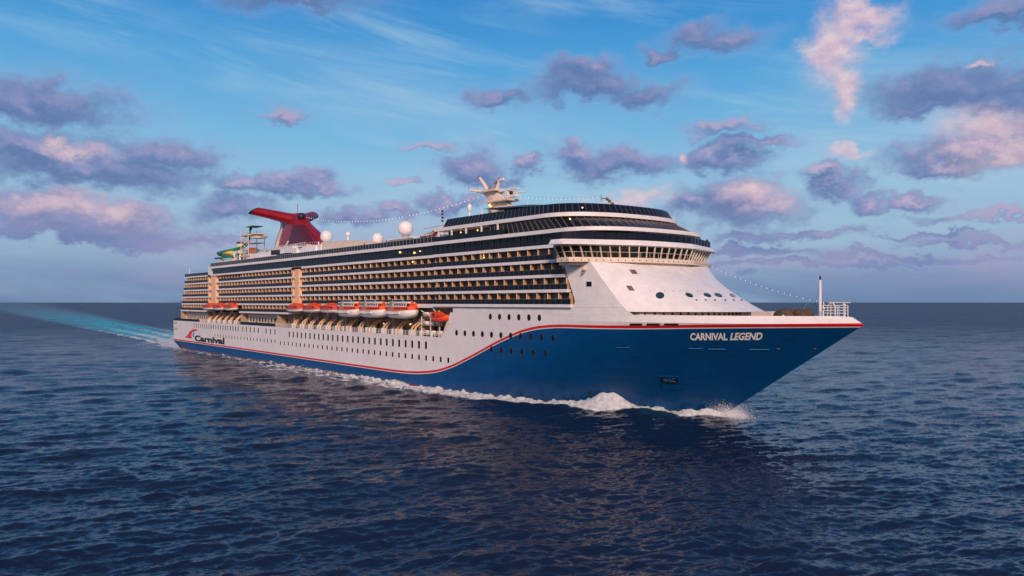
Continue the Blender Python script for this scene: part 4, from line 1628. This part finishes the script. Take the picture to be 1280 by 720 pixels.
# rescue boat
rb = empty('rescue_boat', (208.6, -16.4, 14.9))
m = MB().use(mat('rescue boat red', (.75, .07, .02), .5), True)
st = np.linspace(-3.1, 3.1, 11)
wd = lambda x: 1.15 * max(.02, 1 - abs(x / 3.1) ** 3) ** .6
m.rings([bring(x, wd(x), 0 + .7 * abs(x / 3.1) ** 3, 1.0 + .7 * max(0, x / 3.1) ** 2) for x in st])
m.build('hull', parent=rb)
MB().use(MATS['rescue boat red']).slab_y([(-2.9, 1.0), (-2.3, 2.2), (-.6, 2.3), (1.2, 1.6), (2.6, 1.4)], -.8, .8).build('cabin', parent=rb)
MB().use(blackp).box(-1.8, -1.1, -.86, -.78, 1.2, 1.9).build('window', parent=rb)
tag(rb, 'small red-orange rescue boat hung at the forward end of the boat deck recess', 'rescue boat')

# life raft canisters
cm = MB().use(boatw, True).tube([(-.95, 0, 0), (-.88, 0, 0), (.88, 0, 0), (.95, 0, 0)], [.3, .42, .42, .3], 12)
cm.use(orange).tube([(-.3, 0, 0), (-.24, 0, 0)], .435, 12).tube([(.24, 0, 0), (.3, 0, 0)], .435, 12)
can0 = cm.build('life_raft_canister')
cpos = [(201.2, -15.4, 16.6), (201.2, -15.3, 14.55), (203.9, -15.4, 14.55), (206.5, -15.3, 14.55), (203.9, -15.4, 16.6), (201.3, -15.4, 12.5), (204.1, -15.4, 12.5), (206.8, -15.4, 12.5)]
clab = ['white life raft canister on the top shelf of the rack, nearer the tender boats', 'white life raft canister on the middle shelf, aft end', 'white life raft canister at the centre of the middle shelf', 'white life raft canister on the middle shelf, below the rescue boat',
        'white life raft canister on the top shelf, beside the rescue boat', 'white life raft canister on the bottom shelf, aft end', 'white life raft canister at the centre of the bottom shelf', 'white life raft canister on the bottom shelf, forward end']
for i, p in enumerate(cpos):
    o = can0 if i == 0 else can0.copy()
    if i: COL.objects.link(o)
    o.location = p
    tag(o, clab[i], 'life raft', 'life raft canisters in the rack by the rescue boat')

# covered winches on the foredeck
for i, (px, w, h_, y, lab) in enumerate(((982, 3.3, 2.2, -2.2, 'largest brown covered winch on the foredeck, nearest the bridge'), (991, 2.6, 2.15, -.6, 'brown covered winch second from the bridge on the foredeck'),
                                      (1001, 2.3, 2.2, -1.6, 'lighter brown covered winch, third along the foredeck'), (1010, 1.7, 2.15, .4, 'small brown covered winch closest to the thin foremast'))):
    p = ony(px, 392, y)
    m = MB().use(tarpm, True)
    rs = []
    for k in range(9):
        a_ = math.pi * k / 8
        yy = -w * .45 * math.cos(a_)
        sc_ = math.sin(a_) ** .6 + .12
        rr = []
        for j in range(11):
            b_ = math.pi * j / 10
            rr.append((p.x - w * .5 * math.cos(b_) * sc_ + .12 * math.sin(5 * b_ + k), y + yy, 15.98 + h_ * (math.sin(b_) ** .55) * (.72 + .28 * sc_)))
        rs.append(rr)
    m.rings(rs)
    o = m.build('covered_winch')
    tag(o, lab, 'winch', 'tarpaulin covered winches on the foredeck')


# ------------------------------------------------------------------ people
def person_mesh(shirt, trousers, skin, arm=0.):
    me = bpy.data.meshes.new('p')
    vs = [(0, 0, .95), (0, 0, 1.2), (0, 0, 1.42), (0, 0, 1.54), (0.02, 0, 1.66), (0.01, 0, 1.74),
          (0, .1, .9), (.03, .11, .5), (0, .12, .08), (.12, .12, .03),
          (0, -.1, .9), (0, -.11, .5), (-.02, -.12, .08), (.1, -.12, .03),
          (0, .2, 1.40), (.06, .26, 1.14), (.26 + arm, .20, 1.06),
          (0, -.2, 1.40), (.06, -.26, 1.14), (.26 + arm, -.20, 1.06)]
    es = [(0, 1), (1, 2), (2, 3), (3, 4), (4, 5), (0, 6), (6, 7), (7, 8), (8, 9), (0, 10), (10, 11), (11, 12), (12, 13), (2, 14), (14, 15), (15, 16), (2, 17), (17, 18), (18, 19)]
    me.from_pydata(vs, es, [])
    ob = bpy.data.objects.new('p', me); COL.objects.link(ob)
    md = ob.modifiers.new('s', 'SKIN'); ob.modifiers.new('u', 'SUBSURF').levels = 1
    rad = [.15, .14, .16, .06, .095, .08, .10, .075, .05, .045, .10, .075, .05, .045, .07, .05, .035, .07, .05, .035]
    for v, r in zip(me.skin_vertices[0].data, rad):
        v.radius = (r, r)
    me.skin_vertices[0].data[0].use_root = True
    dg = bpy.context.evaluated_depsgraph_get(); dg.update()
    out = bpy.data.meshes.new_from_object(ob.evaluated_get(dg))
    bpy.data.objects.remove(ob)
    out.materials.clear()
    for c_ in (shirt, trousers, skin, mat('dark hair', (.03, .02, .015), .8)):
        out.materials.append(c_)
    for p_ in out.polygons:
        z_ = p_.center.z
        p_.material_index = 1 if z_ < .95 else (0 if z_ < 1.48 else (3 if z_ > 1.70 or (p_.center.x < -.02 and z_ > 1.58) else 2))
        if z_ < 1.2 and p_.center.x > .2: p_.material_index = 2
        p_.use_smooth = True
    return out


skin = mat('skin', (.45, .26, .18), .6)
folk = [((875, 299), 30.11, (-9,), mat('red shirt', (.35, .03, .02), .8), 'person in dark red at the lookout rail above the bridge, nearer the mast'),
        ((884, 303), 30.11, (-9,), mat('black shirt', (.02, .02, .03), .8), 'person in black standing at the far end of the lookout rail above the bridge')]
for (pp, zf_, _, sh_, lab) in folk:
    d_ = ray(*pp); t_ = (31.6 - CAM.z) / d_.z
    # a point on the lookout deck just behind its screen
    y_ = 14.5 if pp[0] < 880 else 17.2
    x_ = 255.2 - (y_ - 12) * .34
    o = bpy.data.objects.new('person', person_mesh(sh_, blackp, skin)); COL.objects.link(o)
    px_ = ony(pp[0], pp[1], y_)
    o.location = (px_.x, y_, zf_)
    o.scale = (1, 1, 1.05)
    tag(o, lab, 'person', 'people on the upper decks')
for (px, py, sh_, lab) in ((455.5, 307.5, mat('red shirt', (.35, .03, .02), .8), 'person in red at the windscreen just aft of the white dome without a collar'),
                           (483, 303.5, mat('blue shirt', (.03, .05, .16), .8), 'person in dark blue at the windscreen between the two right-hand white domes'),
                           (526, 297.5, mat('maroon shirt', (.22, .03, .04), .8), 'person in maroon at the windscreen right of the largest white dome'),
                           (535, 296, mat('red shirt', (.35, .03, .02), .8), 'person in red leaning at the windscreen, aft half of the pair by the signal pole'),
                           (537.5, 295.5, mat('black shirt', (.02, .02, .03), .8), 'person in black at the windscreen, forward half of the pair by the signal pole')):
    p = ony(px, py, -15.2)
    o = bpy.data.objects.new('person', person_mesh(sh_, blackp, skin)); COL.objects.link(o)
    o.location = (p.x, -15.2, L[6] + .75); o.rotation_euler = (0, 0, R(-90)); o.scale = (1.05, 1.05, 1.18)
    tag(o, lab, 'person', 'people on the upper decks')

# ------------------------------------------------------------------ sea
rng = np.random.default_rng(11)
NW = 110
lam = np.exp(rng.uniform(math.log(.9), math.log(26), NW))
wdir0 = math.atan2(FWD.y, FWD.x) + R(18)       # the swell runs roughly along the view
th = wdir0 + rng.normal(0, .5, NW)
kk = 2 * math.pi / lam
amp = .0150 * lam ** .80 * np.exp(-(lam / 34) ** 2) * rng.uniform(.5, 1.35, NW) * np.sqrt(60 / NW) * .60
ph = rng.uniform(0, 2 * math.pi, NW)


def eta(X, Y, spacing=None):
    Z = np.zeros_like(X)
    for i in range(NW):
        a_ = amp[i]
        if spacing is not None:
            a_ = a_ * np.clip((lam[i] / spacing - 1.2) / 1.6, 0, 1)
        p_ = kk[i] * (X * math.cos(th[i]) + Y * math.sin(th[i])) + ph[i]
        s_ = np.sin(p_)
        Z += a_ * (s_ - .30 * np.cos(2 * p_) + .08 * np.sin(3 * p_))
    return Z


az0 = math.atan2(FWD.y, FWD.x)
fine_a = np.radians(np.arange(-44, 44.01, .085))
coarse = np.radians(np.concatenate([np.arange(-180, -44, 2.0)]))
coarse2 = np.radians(np.arange(46, 180.1, 2.0))
ang = np.concatenate([coarse, fine_a, coarse2])
pix = np.concatenate([np.arange(560, 330, -2.0), np.arange(330, 40, -.62), np.arange(40, 4, -.42), np.arange(4, .3, -.2), [.2, .12]])
rad = 19200 / pix
rad = np.concatenate([[2, 12, 22], rad])
A_, R2 = np.meshgrid(ang, rad)
X = CAM.x + R2 * np.cos(az0 - A_); Y = CAM.y + R2 * np.sin(az0 - A_)
dr = np.gradient(rad)
sp_ = np.repeat(dr[:, None], len(ang), 1)
Z = eta(X, Y, sp_ * .9).astype(np.float64)


def hbv(S):
    """vectorised half breadth at the waterline"""
    tt = np.clip((S - 205) / (270.6 - 205), 0, 1)
    y = 16 * (1 - tt ** 1.9)
    y = np.where(S < 30, y - 2.7 * (1 - np.clip(S, 0, 30) / 30) ** 2, y)
    return np.where((S > 270.6) | (S < 4), 0, y)


# foam and aerated water spread on the surface, measured from the ship's side
S_ = X; q_ = np.abs(Y)
dist = q_ - np.where(S_ > 4, hbv(S_), 15)
dist = np.maximum(dist, 0)
wf = np.interp(S_, [-60, 0, 60, 110, 135, 155, 178, 200, 230, 250, 262, 272, 274], [5, 6, 9, 15, 19, 16, 12.5, 11.5, 8.5, 4.0, 3.2, 2.6, 0])
inten = np.interp(S_, [-40, 0, 30, 60, 135, 170, 200, 272, 276], [.58, .60, .60, .60, .64, .70, .80, 1.0, 0])
foam = inten * np.clip(1 - dist / np.maximum(wf, .1), 0, 1) ** .62
foam = np.where((S_ > -60) & (wf > .2), foam, 0)
# outer breaking edge of the bow wave running aft
foam2 = .42 * np.exp(-((dist - wf * .93) / 1.2) ** 2) * np.interp(S_, [40, 90, 210, 240], [0, 1, 1, 0])
foam = np.maximum(foam, foam2)
# wake astern
back = np.maximum(-S_, 0)
yc = .088 * back - 4 * np.exp(-back / 60)
ww = 11.5 + .036 * back
lat = np.abs(Y - yc) / ww
wk = np.where(S_ < 4, np.clip(1.25 - lat ** 2, 0, 1), 0)
aer = wk * (1.05 * np.exp(-back / 850) + .10)
aer *= 1.2 * np.clip(.75 + .45 * np.sin(Y * .16 + 1.2 * np.sin(S_ * .013)) * .5 + .3, .2, 1.2)
edge = np.exp(-((lat - 1) / .16) ** 2) + .6 * np.exp(-((lat - .35) / .12) ** 2)
foamw = np.where(S_ < 4, (np.clip(edge, 0, 1) * .85 + .50 * wk) * np.exp(-back / 420) + .9 * np.exp(-back / 60) * wk, 0)
# side wash trailing to starboard of the stern
lat2 = np.abs(Y - (-19 - .085 * back)) / (4 + .02 * back)
foamw = np.maximum(foamw, np.where(S_ < 20, .55 * np.exp(-lat2 ** 2) * np.exp(-back / 130), 0))
foam = np.maximum(foam, foamw)
aer = np.maximum(aer, np.where((S_ > -10) & (S_ < 268), .16 * np.clip(1 - dist / 7, 0, 1), 0))
pale = np.where(S_ < 4, np.clip(1.2 - (lat / 1.25) ** 2, 0, 1) * (1 - np.exp(-back / 300)) * .8, 0)
# divergent bow wave raises the surface
for dd_, hh_, wi in ((1.0, .55, 2.0),):
    Z += hh_ * np.exp(-((dist - wf * dd_) / wi) ** 2) * np.interp(S_, [60, 150, 230, 262, 272], [0, .8, 1.0, .8, 0])
nr, na = X.shape
verts = np.stack([X, Y, Z], -1).reshape(-1, 3)
idx = np.arange(nr * na).reshape(nr, na)
a0 = idx[:-1, :-1].ravel(); a1 = idx[:-1, 1:].ravel(); a2 = idx[1:, 1:].ravel(); a3 = idx[1:, :-1].ravel()
faces = np.stack([a0, a1, a2, a3], -1)
# close the ring between the last and the first column, and the middle
faces = np.concatenate([faces, np.stack([idx[:-1, -1], idx[:-1, 0], idx[1:, 0], idx[1:, -1]], -1)])
me = bpy.data.meshes.new('sea')
me.vertices.add(len(verts)); me.vertices.foreach_set('co', verts.ravel().astype(np.float32))
me.loops.add(faces.size); me.loops.foreach_set('vertex_index', faces.ravel().astype(np.int32))
me.polygons.add(len(faces)); me.polygons.foreach_set('loop_start', np.arange(0, faces.size, 4, dtype=np.int32))
me.polygons.foreach_set('use_smooth', np.ones(len(faces), bool))
me.update(calc_edges=True)
for nm, arr in (('foam', foam), ('aerated', aer), ('pale', pale)):
    at_ = me.attributes.new(nm, 'FLOAT', 'POINT')
    at_.data.foreach_set('value', arr.ravel().astype(np.float32))
sea = bpy.data.objects.new('sea', me); COL.objects.link(sea)
tag(sea, 'dark blue choppy open sea reaching to the horizon', 'sea', kind='structure')
sm = bpy.data.materials.new('sea water'); sm.use_nodes = True
q = NG(sm.node_tree); b = q.n['Principled BSDF']
t = q.new('ShaderNodeTexCoord'); po_ = t.outputs['Object']
dcam = q.v('LENGTH', q.v('SUBTRACT', po_, tuple(CAM)))
fo = q.new('ShaderNodeAttribute', attribute_name='foam').outputs['Fac']
ae = q.new('ShaderNodeAttribute', attribute_name='aerated').outputs['Fac']
wkn = q.noise(q.v('MULTIPLY', po_, (.25, 1.0, 1.0)), .11, 6, .62, .6)
ae = q.m('MULTIPLY', ae, q.ss(wkn, .34, .62, .35, 1.1))
pa = q.new('ShaderNodeAttribute', attribute_name='pale').outputs['Fac']
rot = q.new('ShaderNodeMapping'); rot.inputs['Rotation'].default_value = (0, 0, -wdir0)
q.l.new(po_, rot.inputs[0])
st_ = q.v('MULTIPLY', rot.outputs[0], (1.0, .42, 1.0))
n1 = q.noise(st_, .34, 7, .66, .8)
n2 = q.noise(st_, 1.5, 5, .62, .4)
n3 = q.noise(po_, .05, 4, .55)
hgt = q.m('ADD', q.m('MULTIPLY', n1, 1.0), q.m('MULTIPLY', n2, .42))
geo = q.new('ShaderNodeNewGeometry').outputs['Normal']
va = q.v('SUBTRACT', q.noise(st_, .85, 7, .70, .2, out='Color'), (.5, .5, .5))
vb = q.v('SUBTRACT', q.noise(st_, 3.8, 6, .74, .3, out='Color'), (.5, .5, .5))
gust = q.ss(n3, .3, .7, .65, 1.15)
jit = q.new('ShaderNodeTexWhiteNoise', noise_dimensions='3D')
q.l.new(q.v('MULTIPLY', po_, (37.0, 37.0, 0.0)), jit.inputs['Vector'])
jv = q.v('MULTIPLY', q.v('SUBTRACT', jit.outputs['Color'], (.5, .5, .5)), (1, 1, 0))
jv = q.scale(jv, q.ss(dcam, 80, 900, .06, .75))
lng = q.v('MULTIPLY', rot.outputs[0], (1.0, .30, 1.0))
vc = q.v('SUBTRACT', q.noise(lng, .085, 5, .66, .4, out='Color'), (.5, .5, .5))
rip = q.v('ADD', q.scale(va, .34), q.scale(vb, 1.0))
vd = q.v('SUBTRACT', q.noise(lng, .30, 4, .62, .3, out='Color'), (.5, .5, .5))
rip = q.v('ADD', rip, q.scale(vd, q.ss(dcam, 70, 260, .12, .62)))
rip = q.v('ADD', rip, q.scale(vc, q.ss(dcam, 90, 500, .10, 1.0)))
rip = q.scale(q.v('MULTIPLY', rip, (1, 1, 0)), gust)
nrm = q.v('NORMALIZE', q.v('ADD', q.v('ADD', geo, rip), jv))
q.l.new(nrm, b.inputs['Normal'])
q.l.new(q.ss(dcam, 90, 1100, .5, .20), b.inputs['Specular IOR Level'])
deep = q.mix(q.ss(n3, .3, .7), (.0050, .0115, .032), (.0062, .0150, .042))
colw = q.mix(q.m('MULTIPLY', ae, .85, clamp=True), deep, (.015, .46, .60))
colw = q.mix(q.m('MULTIPLY', pa, .5), colw, (.30, .36, .46))
fn = q.noise(q.v('MULTIPLY', po_, (.55, 1.0, 1.0)), .55, 8, .68, .9)
fn2 = q.noise(po_, .16, 5, .6, .6)
fm_ = q.m('ADD', q.m('MULTIPLY', q.m('SUBTRACT', fn, .5), 1.5), q.m('MULTIPLY', q.m('SUBTRACT', fn2, .5), 1.0))
mask = q.ss(q.m('ADD', fo, q.m('MULTIPLY', fm_, q.ss(fo, 0, .15))), .42, .74)
colw = q.mix(mask, colw, q.mix(q.ss(fn, .3, .7), (.42, .46, .50), (.74, .74, .74)))
q.l.new(colw, b.inputs['Base Color'])
q.l.new(q.m('MAXIMUM', q.ss(mask, 0, 1, .09, .8), q.m('MULTIPLY', ae, .5)), b.inputs['Roughness'])
b.inputs['IOR'].default_value = 1.333
df = q.new('ShaderNodeBsdfDiffuse'); q.l.new(q.mix(ae, (.017, .036, .094), (.05, .50, .62)), df.inputs[0])
mxs = q.new('ShaderNodeMixShader'); q.l.new(q.m('MULTIPLY', q.ss(dcam, 40, 800, .05, .58), q.m('SUBTRACT', 1.0, mask)), mxs.inputs[0])  # dark diffuse grows with distance, standing in for self-shadowing of unresolved waves
q.l.new(b.outputs[0], mxs.inputs[1]); q.l.new(df.outputs[0], mxs.inputs[2])
q.l.new(mxs.outputs[0], q.n['Material Output'].inputs[0])
me.materials.append(sm)

# ------------------------------------------------------------------ piled foam along the hull and the bow wave
fs_ = np.arange(20, 272.2, .28); NT = 44
TT = np.linspace(0, 1, NT)
SS, T2 = np.meshgrid(fs_, TT, indexing='ij')
wid = np.interp(SS, [20, 60, 110, 150, 180, 215, 235, 247, 256, 266, 272], [3.0, 4, 6, 7.5, 7.5, 7.5, 6.6, 4.6, 4.2, 3.2, 1.0])
hbS = hbv(SS)
hb2 = np.array([hb(float(s_), 1.9) for s_ in fs_])[:, None] + 0 * T2
hbS = np.where(SS > 205, hb2, hbS)
YY = -(hbS - .9 + (wid + .9) * T2)
XX = SS + T2 * 0


def lump(X, Y, seed, n, l0, l1, p):
    r_ = np.random.default_rng(seed); Z_ = np.zeros_like(X)
    for i in range(n):
        l_ = math.exp(r_.uniform(math.log(l0), math.log(l1))); a_ = r_.uniform(0, math.pi * 2)
        Z_ += l_ ** p * np.sin(2 * math.pi / l_ * (X * math.cos(a_) + Y * math.sin(a_)) + r_.uniform(0, 6.28) + 1.5 * np.sin(2 * math.pi / (l_ * 2.7) * (Y * math.cos(a_) - X * math.sin(a_))))
    return Z_ / Z_.std()


base_h = np.interp(SS, [20, 60, 110, 150, 180, 205, 225, 238, 244, 250, 255, 259, 263, 268, 272], [.22, .26, .32, .38, .48, .55, .5, .55, .8, 1.1, 1.0, .75, .6, .7, .4])
peak = 2.4 * np.exp(-(np.abs(SS - 254.2) / 2.9) ** 2.4) + 1.3 * np.exp(-((SS - 251.0) / 3.2) ** 2) + 1.0 * np.exp(-((SS - 268.8) / 2.6) ** 2)
cross = np.clip(1 - T2, 0, 1) ** .75
cross_p = np.exp(-((T2 - .36) / .36) ** 2)
HH = base_h * cross + peak * cross_p
nl = lump(XX, YY, 5, 26, .7, 5.0, .7)
nl2 = lump(XX, YY, 9, 30, .35, 1.3, .7)
calm = 1 - .8 * np.clip(peak / 1.6, 0, 1)
HH = HH * (1 + .10 * nl * calm) + .07 * nl2 * np.clip(HH, .2, .9) * (calm * .7 + .3) + .16 * nl * cross * calm
HH -= T2 ** 2.5 * .85
ZZ = eta(XX, YY, np.full_like(XX, .4)) + HH - .12
ZZ = np.where(T2 >= .999, ZZ - 1.0, ZZ)
v_ = np.stack([XX, YY, ZZ], -1).reshape(-1, 3)
nr, na = XX.shape
idx = np.arange(nr * na).reshape(nr, na)
f_ = np.stack([idx[:-1, :-1].ravel(), idx[1:, :-1].ravel(), idx[1:, 1:].ravel(), idx[:-1, 1:].ravel()], -1)
me = bpy.data.meshes.new('bow_wave_foam')
me.from_pydata(v_.tolist(), [], f_.tolist())
for p_ in me.polygons: p_.use_smooth = True
den_ = np.clip(np.interp(SS, [20, 110, 170, 205, 272], [.30, .36, .55, .8, 1.0]) * (1.15 - T2 * .75) + .25 * np.clip(peak, 0, 1), 0, 1.2)
at_ = me.attributes.new('cover', 'FLOAT', 'POINT'); at_.data.foreach_set('value', den_.ravel().astype(np.float32))
fo_ = bpy.data.objects.new('bow_wave_foam', me); COL.objects.link(fo_)
tag(fo_, 'white foam and breaking bow wave piled along the waterline of the blue hull', 'foam', kind='stuff')
mf = bpy.data.materials.new('white foam'); mf.use_nodes = True
q = NG(mf.node_tree); b = q.n['Principled BSDF']
t = q.new('ShaderNodeTexCoord'); po_ = t.outputs['Object']
f1 = q.noise(po_, 1.1, 8, .7, .7); f2 = q.noise(po_, .35, 4, .6, .4)
cvn = q.new('ShaderNodeAttribute', attribute_name='cover').outputs['Fac']
msk = q.ss(q.m('ADD', cvn, q.m('ADD', q.m('MULTIPLY', q.m('SUBTRACT', f1, .5), 1.3), q.m('MULTIPLY', q.m('SUBTRACT', f2, .5), 1.0))), .34, .56)
b.inputs['Roughness'].default_value = .7
q.l.new(q.mix(q.ss(f1, .3, .7), (.36, .41, .47), (.72, .71, .70)), b.inputs['Base Color'])
q.l.new(msk, b.inputs['Alpha'])
bp = q.new('ShaderNodeBump'); bp.inputs['Strength'].default_value = .8; bp.inputs['Distance'].default_value = .35
q.l.new(f1, bp.inputs['Height']); q.l.new(bp.outputs[0], b.inputs['Normal'])
b.inputs['Subsurface Weight'].default_value = 0
me.materials.append(mf)

# fine spray thrown up at the stem and on the crests
sm_ = MB().use(mf if False else mat('spray droplets', (.85, .84, .86), .6))
for i in range(9000):
    if i < 7400:
        f = random.random() ** 1.4
        x = 270.8 + random.gauss(1.6, 1.7) ; y = random.gauss(-.4, 1.5)
        z = .1 + abs(random.gauss(0, .8)) * (1.7 - .25 * abs(x - 271.5))
        if z < 0 or x < 269: continue
    else:
        x = random.gauss(254.2, 2.6); yb = float(hbv(np.array([x]))[0])
        y = -yb - abs(random.gauss(.9, .8)); z = .6 + 3.3 * math.exp(-((x - 254.2) / 2.2) ** 2) * random.uniform(.55, 1.1)
    r = random.uniform(.012, .04)
    sm_.add([(x + r, y, z), (x - r, y + r, z), (x - r, y - r, z), (x, y, z + r * 1.6)], [(0, 1, 2), (0, 2, 3), (0, 3, 1), (1, 3, 2)])
tag(sm_.build('bow_spray', recalc=False), 'fine white spray drifting up in front of the stem', 'spray', kind='stuff')
